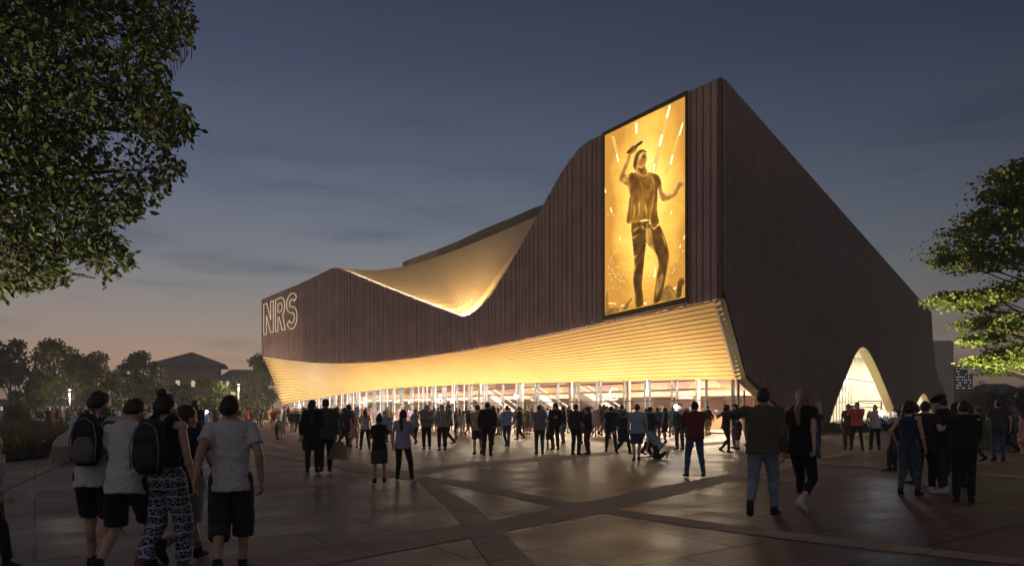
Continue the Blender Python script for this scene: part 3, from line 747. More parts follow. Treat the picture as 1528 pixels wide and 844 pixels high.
# ------------------------------------------------------------- video screen
SOFF = .34
def sp3(x, y, off=0.0):
    t, z = FP.tz(x, y); return FP.p(t, z, SOFF + off)
M_bez = principled('screen_bezel', (.10, .075, .05), .45, .3)
mb = MB()
oq = [(904.5, 200.5), (1030, 138), (1031, 452.5), (904.5, 479)]; iq = [(907.5, 204), (1028, 146), (1028, 444.5), (907.5, 471.5)]
for i in range(4):
    j = (i + 1) % 4
    mb.quad(sp3(*oq[i], .06), sp3(*oq[j], .06), sp3(*iq[j], .06), sp3(*iq[i], .06))
    mb.quad(sp3(*oq[i], .06), sp3(*oq[i], -.36), sp3(*oq[j], -.36), sp3(*oq[j], .06)); mb.quad(sp3(*iq[i], .06), sp3(*iq[j], .06), sp3(*iq[j], -.02), sp3(*iq[i], -.02))
screen = part(mb, 'video_screen', M_bez)
def screen_bg():
    m, nt, out = nodes('screen_picture'); n = nt.nodes; l = nt.links
    ce = sp3(968, 300); 
    tc = n.new('ShaderNodeTexCoord')
    vm = n.new('ShaderNodeVectorMath'); vm.operation = 'SUBTRACT'; l.new(tc.outputs['Object'], vm.inputs[0]); vm.inputs[1].default_value = ce
    rm = n.new('ShaderNodeMapping'); rm.vector_type = 'POINT'; rm.inputs['Rotation'].default_value = (0, 0, -math.atan2(FP.u.y, FP.u.x)); l.new(vm.outputs[0], rm.inputs[0])
    sx = n.new('ShaderNodeSeparateXYZ'); l.new(rm.outputs[0], sx.inputs[0])
    # radial light with soft smoke
    sc_ = n.new('ShaderNodeMapping'); sc_.inputs['Scale'].default_value = (.30, .01, .13); l.new(rm.outputs[0], sc_.inputs[0])
    ln = n.new('ShaderNodeVectorMath'); ln.operation = 'LENGTH'; l.new(sc_.outputs[0], ln.inputs[0])
    no = n.new('ShaderNodeTexNoise'); no.inputs['Scale'].default_value = .55; no.inputs['Detail'].default_value = 6; l.new(rm.outputs[0], no.inputs['Vector'])
    ad = n.new('ShaderNodeMath'); ad.operation = 'MULTIPLY_ADD'; l.new(no.outputs[0], ad.inputs[0]); ad.inputs[1].default_value = .7; l.new(ln.outputs['Value'], ad.inputs[2])
    r = n.new('ShaderNodeValToRGB'); l.new(ad.outputs[0], r.inputs[0])
    st = [(.52, (255, 234, 142)), (.78, (255, 212, 98)), (1.02, (240, 180, 74)), (1.28, (198, 138, 56))]
    while len(r.color_ramp.elements) < 4: r.color_ramp.elements.new(.5)
    for e, (p, c) in zip(r.color_ramp.elements, st): e.position = p / 1.3; e.color = (*lin(*c), 1)
    mrr = n.new('ShaderNodeMath'); mrr.operation = 'MULTIPLY'; mrr.inputs[1].default_value = 1 / 1.3; l.new(ad.outputs[0], mrr.inputs[0]); l.new(mrr.outputs[0], r.inputs[0])
    e = n.new('ShaderNodeEmission'); e.inputs[1].default_value = 1.35; l.new(r.outputs[0], e.inputs[0]); l.new(e.outputs[0], out.inputs[0]); return m
mb = MB(); mb.poly([sp3(*p, -.02) for p in iq]); disp = part(mb, 'display', screen_bg(), screen)
def tone(name, a, b, scale=2.2, k=1.0, rot=0, stretch=(1, 1, 1)):
    m, nt, out = nodes(name); n = nt.nodes; l = nt.links
    tc = n.new('ShaderNodeTexCoord'); mp = n.new('ShaderNodeMapping'); mp.inputs['Scale'].default_value = stretch; l.new(tc.outputs['Object'], mp.inputs[0])
    no = n.new('ShaderNodeTexNoise'); no.inputs['Scale'].default_value = scale; no.inputs['Detail'].default_value = 5; l.new(mp.outputs[0], no.inputs['Vector'])
    r = n.new('ShaderNodeValToRGB'); r.color_ramp.elements[0].position = .36; r.color_ramp.elements[1].position = .64
    r.color_ramp.elements[0].color = (*lin(*a), 1); r.color_ramp.elements[1].color = (*lin(*b), 1); l.new(no.outputs[0], r.inputs[0])
    e = n.new('ShaderNodeEmission'); e.inputs[1].default_value = k; l.new(r.outputs[0], e.inputs[0]); l.new(e.outputs[0], out.inputs[0]); return m
Z1 = lambda p: (890 + p[0] / 4.6875, 120 + p[1] / 4.6875)
Z2 = lambda p: (890 + p[0] / 4.21875, 290 + p[1] / 4.21875)
lay = [0.0]
def clip_screen(x, y): return (min(max(x, 907.6), 1027.9), y)
def fig(name, Z, polys, mat, sm=3):
    lay[0] += .0015; mb = MB(); grp = [polys] if name == 'spark' else [[q] for q in polys]
    for pp in grp:
      mb = MB()
      for pl in pp:
        pts = [(*Z(p), 0) for p in pl]
        pts = [(v[0], v[1]) for v in (smooth_closed(pts, sm) if sm > 1 else [V(p) for p in pts])]
        mb.poly([sp3(*clip_screen(*p), -.015 + lay[0]) for p in pts])
      o = part(mb, name, mat, screen)
      if name == 'spark': o['kind'] = 'stuff'
      bm = bmesh.new(); bm.from_mesh(o.data); bmesh.ops.triangulate(bm, faces=bm.faces[:]); bm.to_mesh(o.data); bm.free()
T_beam = tone('beam_soft', (255, 218, 112), (252, 208, 100)); T_hot = emit('beam_hot', (1, .93, .6), 2.2); T_hot2 = emit('spark', (1, .80, .36), 1.5)
fig('light_beam', Z1, [[(125, 395), (150, 400), (200, 640), (190, 640)], [(298, 300), (308, 300), (320, 470), (290, 470)], [(530, 180), (548, 178), (440, 640), (405, 650)], [(622, 300), (634, 300), (520, 660), (500, 660)]], T_beam, 1)
fig('light_streak', Z1, [[(297, 308), (308, 308), (309, 378), (296, 380)], [(530, 190), (540, 192), (520, 272), (509, 272)], [(474, 392), (488, 392), (470, 468), (458, 468)], [(622, 315), (628, 316), (607, 394), (600, 392)], [(552, 532), (561, 534), (545, 598), (536, 596)], [(160, 525), (167, 524), (181, 576), (174, 578)], [(425, 592), (435, 594), (425, 645), (417, 645)], [(79, 765), (84, 762), (92, 790), (84, 793)]], T_hot, 1)
srng = random.Random(5); sparks = []
for _ in range(130):
    u, v_ = srng.random(), srng.random()
    x = (90 + 130 * srng.random()) if srng.random() < .55 else (330 + 240 * srng.random()); y = 340 + 260 * srng.random() ** .8 if srng.random() < .8 else 20 + 300 * srng.random()
    s = srng.uniform(1.5, 4); a = srng.uniform(-.9, .9) + (1.0 if x > 330 else -.9); Ln = s * srng.uniform(1, 3.2); c_, q_ = math.cos(a), math.sin(a)
    if x > 565: x = 565
    sparks.append([(x - Ln * c_, y + Ln * q_), (x + s * .5 * q_, y + s * .5 * c_), (x + Ln * c_, y - Ln * q_), (x - s * .5 * q_, y - s * .5 * c_)])
sparks += [[(105, 88), (113, 86), (122, 122), (116, 125)], [(484, 132), (492, 135), (499, 108), (492, 106)], [(160, 275), (168, 272), (178, 294), (171, 298)], [(564, 285), (572, 290), (582, 258), (580, 254)], [(540, 340), (548, 344), (555, 324), (550, 321)], [(377, 525), (392, 528), (398, 462), (390, 462)], [(98, 682), (145, 688), (145, 694), (98, 690)], [(175, 698), (208, 699), (208, 706), (175, 704)], [(316, 684), (338, 682), (338, 692), (318, 694)], [(495, 595), (522, 585), (524, 595), (500, 602)]]
fig('spark', Z2, sparks, T_hot2, 1)
fig('audience', Z2, [[(76, 760), (80, 640), (92, 620), (98, 700), (110, 720), (150, 712), (160, 740), (76, 762)], [(425, 672), (440, 612), (462, 580), (488, 574), (505, 600), (525, 660)], [(520, 652), (530, 585), (535, 555), (548, 528), (566, 528), (575, 548), (562, 580), (552, 645)], [(180, 730), (215, 680), (240, 655), (245, 665), (225, 700), (222, 718)]], tone('audience_tone', (128, 92, 45), (186, 140, 66)))
fig('audience_hand', Z2, [[(524, 650), (530, 590), (533, 550), (540, 548), (543, 535), (549, 545), (556, 528), (560, 540), (568, 532), (570, 548), (574, 545), (572, 565), (558, 590), (550, 646)]], tone('hand_tone', (80, 56, 30), (112, 78, 38)))
# the singer: flat picture areas on the display
T_skin = tone('skin_tone', (180, 122, 50), (242, 190, 100), 1.4); T_sk_hi = tone('skin_light', (252, 214, 130), (255, 236, 172), 2); T_sk_dk = tone('skin_shade', (112, 70, 26), (150, 98, 38), 2)
T_shirt = tone('shirt_tone', (140, 92, 34), (222, 162, 74), 1.3, stretch=(1, 1, .35)); T_vest = tone('vest_tone', (98, 62, 22), (172, 116, 48), 1.3, stretch=(1, 1, .3)); T_jean = tone('jean_tone', (78, 50, 22), (146, 98, 44), 1.4, stretch=(1, 1, .5))
T_jhi = tone('jean_light', (168, 120, 56), (212, 160, 80), 2); T_hair = tone('hair_tone', (92, 58, 24), (150, 104, 46), 4); T_dark = tone('mic_tone', (52, 34, 18), (80, 52, 24)); T_fold = tone('fold_tone', (78, 48, 18), (100, 62, 24))
# the singer: the lit pixels of the display, one shaded picture built from traced areas
LAYERS = []
def lay_(name, Z, polys, tone_, sm=3):
    for pl in polys:
        q = smooth_closed([(*Z(p), 0) for p in pl], sm) if sm > 1 else [V((*Z(p), 0)) for p in pl]
        q = [(v.x, v.y) for v in q]; xs, ys = [p[0] for p in q], [p[1] for p in q]
        LAYERS.append((name, q, tone_, (min(xs), max(xs), min(ys), max(ys))))
lay_('singer_arm', Z1, [[(178, 690), (188, 655), (205, 615), (225, 572), (243, 528), (266, 536), (256, 580), (240, 622), (226, 660), (258, 668), (262, 695), (242, 745), (212, 730), (182, 708)],
                       [(452, 740), (478, 735), (492, 790), (530, 790), (575, 762), (600, 790), (560, 830), (510, 852), (470, 842)]], T_skin)
lay_('singer_arm_light', Z1, [[(198, 700), (232, 668), (250, 672), (240, 712), (222, 722)], [(500, 795), (560, 780), (580, 786), (545, 815), (510, 822)], [(236, 560), (248, 540), (252, 552), (226, 625), (214, 650)]], T_sk_hi)
lay_('singer_hand', Z1, [[(573, 772), (583, 728), (600, 702), (619, 684), (622, 690), (610, 712), (628, 704), (647, 690), (648, 698), (628, 718), (648, 714), (648, 722), (630, 732), (646, 732), (645, 741), (622, 750), (606, 770), (590, 785)], [(244, 500), (256, 478), (276, 462), (300, 462), (312, 478), (306, 500), (284, 518), (262, 532), (246, 522)]], T_skin)
lay_('microphone', Z1, [[(228, 516), (236, 504), (330, 432), (346, 427), (352, 440), (340, 456), (240, 526)]], T_dark, 1)
lay_('singer_finger', Z1, [[(258, 500), (268, 482), (276, 486), (266, 510)], [(272, 492), (282, 474), (290, 478), (280, 502)], [(286, 484), (296, 466), (304, 472), (294, 494)]], T_sk_hi, 2)
lay_('singer_neck', Z1, [[(300, 640), (308, 606), (360, 590), (370, 610), (384, 655), (360, 675), (325, 665)]], T_skin)
lay_('singer_neck_shade', Z1, [[(305, 610), (345, 625), (362, 606), (356, 640), (336, 660), (320, 645)]], T_sk_dk)
lay_('singer_hair', Z1, [[(276, 588), (284, 548), (297, 515), (318, 496), (345, 489), (368, 497), (377, 514), (346, 512), (330, 530), (320, 562), (312, 592), (305, 618), (308, 648), (292, 638), (279, 614)]], T_hair)
lay_('singer_face', Z1, [[(308, 596), (316, 556), (328, 528), (348, 509), (368, 514), (378, 536), (379, 566), (370, 590), (356, 612), (330, 622), (312, 618)]], T_skin)
lay_('singer_face_light', Z1, [[(322, 546), (332, 524), (348, 513), (360, 516), (346, 527), (336, 545), (328, 562)], [(364, 556), (374, 548), (376, 568), (366, 584)], [(318, 596), (332, 606), (348, 604), (336, 616), (320, 614)]], T_sk_hi)
lay_('singer_eye', Z1, [[(330, 536), (340, 526), (345, 530), (335, 541)], [(356, 520), (366, 520), (367, 525), (357, 526)]], T_sk_dk, 2)
lay_('singer_mouth', Z1, [[(340, 538), (352, 528), (362, 533), (366, 548), (352, 556), (342, 552)], [(306, 590), (314, 580), (318, 594), (312, 604)]], T_sk_dk)
Zp = lambda p: p
shirt = [Z1(p) for p in [(250, 660), (280, 652), (305, 648), (330, 662), (368, 668), (384, 650), (420, 655), (450, 664), (470, 690), (480, 735), (455, 762)]] + [Z2(p) for p in [(408, 20), (405, 100), (412, 150), (416, 188), (372, 222), (352, 168), (298, 172), (236, 190), (208, 178), (215, 110), (228, 10)]] + [Z1(p) for p in [(240, 745), (244, 700)]]
lay_('singer_shirt', Zp, [shirt], T_shirt, 2)
vl = [Z1(p) for p in [(250, 660), (282, 652), (303, 650), (322, 690), (332, 760)]] + [Z2(p) for p in [(250, 30), (240, 120), (232, 190), (208, 178), (215, 110), (228, 10)]] + [Z1((240, 745))]
vr = [Z1(p) for p in [(386, 652), (420, 655), (450, 664), (470, 690), (480, 735), (455, 762)]] + [Z2(p) for p in [(408, 20), (405, 100), (412, 150), (416, 188), (372, 222), (356, 150), (372, 60)]] + [Z1(p) for p in [(428, 760), (412, 700)]]
lay_('singer_vest', Zp, [vl, vr], T_vest, 2)
lay_('singer_shirt_fold', Z1, [[(335, 700), (360, 740), (405, 760), (385, 765), (350, 745)], [(345, 770), (380, 790), (412, 792), (380, 800)], [(318, 690), (328, 700), (338, 800), (330, 840)]], T_fold, 2)
lay_('singer_vest_light', Z1, [[(404, 672), (412, 672), (446, 740), (448, 780), (440, 745)], [(252, 700), (262, 760), (262, 820), (254, 836)], [(296, 648), (330, 668), (366, 674), (384, 652), (372, 682), (330, 678)]], T_sk_hi, 2)
lay_('singer_shirt_light', Z2, [[(255, 60), (270, 100), (262, 140), (248, 158)], [(290, 40), (300, 90), (285, 150), (282, 100)], [(330, 50), (345, 110), (335, 150), (322, 100)]], T_jhi, 2)
lay_('singer_jeans', Z2, [[(237, 188), (270, 178), (330, 172), (356, 176), (342, 250), (334, 330), (326, 400), (318, 480), (310, 570), (316, 640), (318, 700), (268, 714), (262, 640), (249, 550), (258, 450), (252, 370), (244, 290)],
                         [(334, 210), (352, 180), (380, 222), (415, 194), (442, 240), (466, 310), (481, 390), (474, 450), (460, 510), (448, 590), (432, 668), (378, 690), (386, 610), (398, 520), (410, 450), (398, 390), (366, 345), (334, 305)]], T_jean, 2)
lay_('singer_jeans_light', Z2, [[(335, 225), (360, 215), (376, 250), (380, 310), (398, 370), (408, 420), (396, 400), (362, 340), (336, 300)], [(246, 230), (282, 205), (296, 212), (256, 246)], [(250, 270), (290, 248), (298, 256), (256, 290)], [(400, 540), (432, 500), (446, 520), (430, 590), (405, 640), (392, 660)], [(256, 395), (280, 380), (274, 398), (258, 412)], [(300, 200), (330, 210), (328, 228), (310, 226)], [(256, 470), (276, 440), (278, 452), (260, 492)], [(430, 250), (446, 270), (462, 330), (452, 330)]], T_jhi, 2)



PAL = {id(T_skin): ((120, 74, 26), (196, 134, 58), (255, 218, 136)), id(T_shirt): ((104, 66, 22), (182, 126, 50), (250, 200, 106)), id(T_vest): ((76, 46, 16), (138, 90, 34), (238, 178, 84)), id(T_jean): ((58, 36, 16), (120, 80, 34), (226, 170, 82)),
       id(T_hair): ((62, 38, 14), (122, 82, 34), (246, 200, 110)), id(T_dark): ((44, 28, 14), (66, 44, 20), (150, 108, 52))}
ADJ = {id(T_sk_hi): .42, id(T_jhi): .44, id(T_sk_dk): -.42, id(T_fold): -.34}
def seg_dist(q, x, y):
    best = 1e9; bn = (0, 0)
    for i in range(len(q)):
        ax, ay = q[i - 1]; bx, by = q[i]; dx, dy = bx - ax, by - ay; l2 = dx * dx + dy * dy or 1e-9
        t = max(0, min(1, ((x - ax) * dx + (y - ay) * dy) / l2)); ex, ey = ax + dx * t - x, ay + dy * t - y; d = ex * ex + ey * ey
        if d < best: best = d; bn = (ex, ey)
    d = math.sqrt(best); return d, (bn[0] / (d + 1e-6), bn[1] / (d + 1e-6))
def shade(x, y):
    base = None; adj = 0
    for nm, q, t_, bb in LAYERS:
        if not (bb[0] <= x <= bb[1] and bb[2] <= y <= bb[3]) or not inside(q, x, y): continue
        if id(t_) in PAL: base = (nm, q, t_); adj = 0
        elif base is not None: d, _ = seg_dist(q, x, y); adj += ADJ[id(t_)] * min(1, d / 1.6 + .15)
    if base is None: return None
    nm, q, t_ = base; d, (nx, ny) = seg_dist(q, x, y)
    f = noise.noise(V((x * .16 + y * .03, y * .075, 1.7))); g = noise.noise(V((x * .34, (y + x * .5) * .22, 5.1))); h = noise.noise(V((x * .9, y * .9, 2)))
    v = .47 + .27 * f + .24 * (.35 - abs(g)) + .03 * h + adj
    v += .75 * math.exp(-d / 1.5) * max(0, -.75 * nx - .35 * ny) + .50 * math.exp(-d / 1.2) * max(0, .9 * nx - .2 * ny) - .20 * math.exp(-max(0, 4 - d) / 2.5)
    if 'jeans' in nm: v -= .12 * (y - 330) / 130
    v = max(0, min(1, v)); a, b, c = PAL[id(t_)]
    lo, hi, k = (a, b, v * 2) if v < .5 else (b, c, v * 2 - 1)
    return lin(*(p + (r - p) * k for p, r in zip(lo, hi)))
GS = .72; gv = {}; gq = []; gco = []; gcl = []
nx_, ny_ = int((1028 - 907.6) / GS), int((470 - 205) / GS)
for j in range(ny_ + 1):
    for i in range(nx_ + 1):
        x, y = 907.8 + i * GS, 205 + j * GS; c = shade(x, y)
        if c: gv[i, j] = len(gco); gco.append(sp3(x, y, -.004)); gcl.append((*c, 1))
for (i, j), k in list(gv.items()):
    if (i + 1, j) in gv and (i, j + 1) in gv and (i + 1, j + 1) in gv: gq.append((k, gv[i + 1, j], gv[i + 1, j + 1], gv[i, j + 1]))
mb = MB(); mb.add(gco, gq)
pm, pnt, pout = nodes('display_pixels'); pa = pnt.nodes.new('ShaderNodeVertexColor'); pa.layer_name = 'pixel'; pe = pnt.nodes.new('ShaderNodeEmission'); pe.inputs[1].default_value = 1.08
pnt.links.new(pa.outputs[0], pe.inputs[0]); pnt.links.new(pe.outputs[0], pout.inputs[0])
so2 = part(mb, 'singer_picture', pm, screen); ca = so2.data.color_attributes.new('pixel', 'FLOAT_COLOR', 'POINT')
ca.data.foreach_set('color', [k for c in gcl for k in c])

# --------------------------------------------------------------- background
def house(name, x0, x1, y_eave, y_ridge, d, wallc, roofc, label, cat, dep=12, hip=.35, wins=(), lit=(), group=None, eave=.6, turn=0):
    a, b = at(x0, HY, d), at(x1, HY, d); w_ = b.x - a.x; he = EYE + (HY - y_eave) / F_PX * d; hr = EYE + (HY - y_ridge) / F_PX * d
    root = empty(name, ((a.x + b.x) / 2, d, 0)); tag(root, label, cat, group)
    mb = MB(); mb.box((0, dep / 2, he / 2), w_, dep, he); mb.build('wall', wallc, root)
    mb = MB(); X = w_ / 2 + eave; Y0, Y1 = -eave, dep + eave; hx = X * (1 - hip)
    A = [V((-X, Y0, he)), V((X, Y0, he)), V((X, Y1, he)), V((-X, Y1, he))]; r0, r1 = V((-hx, dep / 2, hr)), V((hx, dep / 2, hr))
    mb.poly([A[0], A[1], r1, r0]); mb.poly([A[1], A[2], r1]); mb.poly([A[2], A[3], r0, r1]); mb.poly([A[3], A[0], r0])
    dn = V((0, 0, .3)); mb.poly([A[1] - dn, A[0] - dn, A[3] - dn, A[2] - dn])
    for i in range(4): mb.quad(A[i] - dn, A[(i + 1) % 4] - dn, A[(i + 1) % 4], A[i])
    mb.build('roof', roofc, root)
    for px, py, pw, ph, on in wins:
        c = at(px, py, d); mb = MB(); ww, hh = pw / F_PX * d, ph / F_PX * d; X = c.x - root.location.x
        mb.box((X, -.03, c.z), ww + .25, .06, hh + .25); f = mb.build('window', M_wfr, root)
        mb = MB(); mb.box((X, -.07, c.z), ww, .03, hh); mb.build('pane', M_wlit if on else M_wdark, f)
    root.rotation_euler.z = R(turn); return root
M_wfr = principled('window_frame', (.3, .28, .27), .6); M_wlit = emit('window_glow', (1, .78, .48), .62); M_wdark = principled('window_dark', (.02, .022, .03), .15)
M_wcool = emit('window_cool', (.9, .92, 1), .5)
M_brick = principled('brown_brick', (.30, .19, .18), .85, var=.15, scale=1.5); M_slate = principled('slate', (.15, .13, .145), .7, var=.2, scale=1.2)
M_white = principled('pale_render', (.62, .60, .64), .8, var=.1, scale=.6)
house('brick_hall', 243, 322, 543, 521.5, 150, M_brick, M_slate, 'large brown brick hall with a wide hipped roof and small lit windows', 'building', 12, 1.0,
      [(267, 572, 5.5, 9, 1), (288, 572, 5.5, 9, 1), (309, 572, 5.5, 9, 0), (267, 553, 5, 2, 0), (288, 553, 5, 2, 0)], eave=1.6, turn=20)
house('brick_wing', 322.5, 362, 566, 548, 152, M_brick, M_slate, 'low slate-roofed wing joined to the right of the hipped brick hall', 'building', 16, .06,
      [(330, 572, 4, 7, 1), (340, 572, 4, 7, 1), (351, 572, 4, 7, 0)], eave=.3)
trng = random.Random(8)
for k, (x0, x1) in enumerate([(-95, -52), (-52, -14), (-14, 20), (20, 52), (52, 80), (80, 106), (106, 140)]):
    nm = ['pale', 'grey', 'cream', 'white', 'pale grey', 'off-white', 'wide pale'][k]
    pos = ['two left of the round shrubs', 'just left of the round shrubs', 'behind the round planter shrub', 'second from the frame edge above the crowd', 'in the middle of the row', 'one from the right end of the row', 'at the right end of the row'][k]
    house('terraced_house', x0 + .3, x1 - .3, 603 - .8 * (k % 2), 593.5 + (k % 3), 128 - k * .2, M_white, M_slate, f'{nm} terraced house with dark slate roof, {pos}', 'house', 9, .02,
          [(x0 + (x1 - x0) * q, 609 + (0 if j else 0), 3.2, 5.5, trng.random() < .35) for j, q in enumerate((.2, .5, .8))], group='terraced houses beyond the plaza', eave=.15)
# tower block and gabled house on the right
d = 300; a, b = at(1425.5, HY, d), at(1454, HY, d); root = empty('tower_block', (a.x, d, 0)); tag(root, 'distant dark tower block with rows of small lit windows', 'building')
mb = MB(); h1 = EYE + (610 - 547) / F_PX * d; w1 = (1444 - 1425.5) / F_PX * d; w2 = (1454 - 1444) / F_PX * d
mb.box((w1 / 2, 6, h1 / 2), w1, 12, h1); mb.box((w1 + w2 / 2, 7, h1 * .43), w2, 12, h1 * .86); mb.build('wall', principled('tower_wall', (.06, .06, .075), .8), root)
for r_ in range(8):
    for c_ in range(9):
        if trng.random() < .52 and not (c_ > 6 and r_ < 2):
            px, py = 1427.5 + c_ * 2.9, 549.8 + r_ * 4.1; p = at(px, py, d); mb = MB(); mb.box((p.x - a.x, -.03 if px < 1443 else .97, p.z), .42, .08, .34); mb.build('window', M_wcool if trng.random() < .6 else M_wlit, root)
house('gabled_house', 1486, 1530, 584, 571, 135, M_brick, M_slate, 'dark gabled house behind the lawn with one lit window', 'house', 9, .3, [(1516, 589, 5, 4, 1), (1499, 589, 4, 4, 0)], eave=.5)
# concrete pylon past the end of the side wall
d = 134; root = empty('concrete_pylon', at(1408, HY, d) - V((0, 0, EYE))); tag(root, 'tall plain pale concrete pylon behind the far end of the arena', 'pylon')
mb = MB(); h1 = EYE + (610 - 508) / F_PX * d; w1 = 30 / F_PX * d
prof = [(-w1 / 2, 0), (w1 / 2, 0), (w1 / 2, h1 - .5), (w1 / 2 - .15, h1 - .12), (w1 / 2 - .5, h1), (-w1 / 2, h1)]
F_ = [V((x, 0, z)) for x, z in prof]; B_ = [V((x + 1.2, 5, z)) for x, z in prof]; mb.poly(F_); mb.poly(B_[::-1])
for i in range(len(prof)): j = (i + 1) % len(prof); mb.quad(F_[j], F_[i], B_[i], B_[j])
root_m = mb.build('shaft', principled('pylon_concrete', (.52, .49, .43), .85, var=.1, scale=.8), root)

# -------------------------------------------------------------------- trees
M_bark = principled('bark', (.06, .045, .035), .9, var=.3, scale=6, bump=.6, bscale=20)
def limb(mb, a, b, r0, r1, rng, bend=.15, n=5, seg=7):
    L = (b - a).length; pts = []
    o1 = V((rng.uniform(-1, 1), rng.uniform(-1, 1), rng.uniform(-.3, .6))) * L * bend
    for i in range(n + 1):
        t = i / n; pts.append(a.lerp(b, t) + o1 * math.sin(math.pi * t))
    mb.tube(pts, [r0 + (r1 - r0) * i / n for i in range(n + 1)], seg, caps=False); return pts
def round_tree(name, x, ytop, ybase, d, halfw, leaf, n, seed, label, mat, group, airy=1.0, low=.32, lumps=16, trunk_r=.2):
    rng = random.Random(seed); c = at(x, HY, d); H = EYE + (HY - ytop) / F_PX * d; W = halfw / F_PX * d
    root = empty(name, (c.x, d, 0)); tag(root, label, 'tree', group)
    tr = MB(); base = V((0, 0, -.05)); top = V((rng.uniform(-.3, .3), 0, H * .72)); tp = limb(tr, base, top, trunk_r, trunk_r * .25, rng, .03, 8)
    pts = []
    for k in range(lumps):
        a = rng.uniform(0, 6.283); zf = low + (1 - low) * (k + rng.random()) / lumps
        prof = math.sin(math.pi * min(1, max(.06, (zf - low * .75) / (1.05 - low * .75)))) ** .75
        r = W * prof * rng.uniform(.45, .86); c0 = V((math.cos(a) * r, math.sin(a) * r, H * zf * .95))
        s = V((W * rng.uniform(.32, .5), W * rng.uniform(.32, .5), H * rng.uniform(.08, .13)))
        j = min(7, max(2, int(zf * 7))); limb(tr, tp[j - 1], c0 - V((0, 0, s.z * .4)), trunk_r * .38, .03, rng, .12, 4, 5)
        m = int(n * 1.9 / lumps)
        for _ in range(m):
            v = V((rng.gauss(0, 1), rng.gauss(0, 1), rng.gauss(0, 1))).normalized() * rng.random() ** .4
            q = V((v.x * s.x, v.y * s.y, v.z * s.z)) + c0
            if noise.noise(q * (1.1 / max(leaf * 3, .2)) + V((seed, 0, 0))) * airy > -.22: pts.append(q)
    tr.build('trunk', M_bark, root, True)
    mb = MB(); leaf_cloud(mb, pts, leaf * 1.15, rng, .8); mb.build('crown', mat, root); return root
LG1 = leaf_mat('leaf_mid', (.05, .075, .02), (.11, .14, .04), .5); LG2 = leaf_mat('leaf_grey', (.06, .08, .055), (.11, .14, .10), .5); LG3 = leaf_mat('leaf_dark', (.02, .032, .018), (.055, .07, .035), .4); LG4 = leaf_mat('leaf_olive', (.055, .065, .02), (.11, .12, .04), .5)
tg = 'trees beyond the plaza'
round_tree('airy_tree', 14, 507, 610, 95, 30, .34, 2600, 1, 'thin dark tree with open crown at the left edge of the row', LG3, tg, 1.6, .5, 14, .16)
round_tree('round_tree', 40, 545, 610, 88, 24, .30, 3000, 2, 'low dense bushy tree between the thin tree and the tall round tree', LG2, tg, .8, .15)
round_tree('round_tree', 84, 509, 610, 85, 40, .30, 5200, 3, 'tallest round green tree with visible trunk, left of the brick hall', LG1, tg, 1.2, .34, 20)
round_tree('round_tree', 143, 529, 610, 88, 38, .30, 4600, 4, 'broad dark green tree right of the tallest round tree', LG4, tg, 1.0, .3, 18)
round_tree('round_tree', 209, 527, 610, 78, 34, .28, 5000, 5, 'grey-green full tree directly left of the brick hall', LG2, tg, .9, .14, 20)
round_tree('round_tree', 268, 573, 610, 92, 30, .3, 2400, 6, 'small low tree below the lit hall windows', LG2, tg, .9, .1, 12)
round_tree('round_tree', 312, 567, 610, 92, 34, .3, 3000, 7, 'wide low tree in front of the hall and its wing', LG1, tg, .9, .12, 14)
round_tree('round_tree', 384, 531, 610, 100, 35, .32, 5600, 9, 'tall leafy tree touching the left end of the arena', LG4, tg, 1.0, .12, 20)
round_tree('round_tree', 352, 572, 610, 102, 30, .3, 3200, 10, 'dark bush between the wide low tree and the arena end', LG3, tg, .8, .08, 12)
def shrub(name, x, y, d, halfw, hpx, n, seed, label, mat, leaf=.12, group=None):
    rng = random.Random(seed); c = at(x, HY, d); root = empty(name, (c.x, d, 0)); tag(root, label, 'shrub', group); W = halfw / F_PX * d; H = hpx / F_PX * d
    mb = MB(); st = MB(); pts = []
    for k in range(9):
        a = rng.uniform(0, 6.28); r = W * rng.uniform(.1, .7); p = V((math.cos(a) * r, math.sin(a) * r * .7, H * rng.uniform(.35, .75))); limb(st, V((p.x * .2, p.y * .2, 0)), p, .03, .012, rng, .1, 3, 5)
        for _ in range(n // 9):
            v = V((rng.gauss(0, 1), rng.gauss(0, 1), rng.gauss(0, 1))).normalized() * rng.random() ** .4; q = p + V((v.x * W * .42, v.y * W * .4, v.z * H * .42))
            if q.z > .05: pts.append(q)
    leaf_cloud(mb, pts, leaf, rng, .7, -.3); mb.build('foliage', mat, root); st.build('stem', M_bark, root)
shrub('rounded_shrub', 22, 0, 58, 24, 38, 2600, 21, 'rounded leafy shrub behind the round planter', LG1, .16)
shrub('rounded_shrub', -30, 0, 56, 24, 34, 1800, 22, 'wider leafy shrub at the far left of the planter', LG1, .16)
for k, (x, hp, hw, d_) in enumerate([(1437, 30, 16, 150), (1460, 48, 24, 140), (1492, 40, 20, 120), (1524, 44, 26, 116), (1565, 60, 34, 118)]):
    shrub('dark_shrub', x, 0, d_, hw, hp, 2400, 40 + k, ['dark bush nearest the concrete pylon', 'tall dark bush left of the gabled house', 'dark bush in front of the gabled house', 'dark bush at the right frame edge', 'big dark bush past the right frame edge'][k], LG3, .34, 'dark bushes behind the lawn')
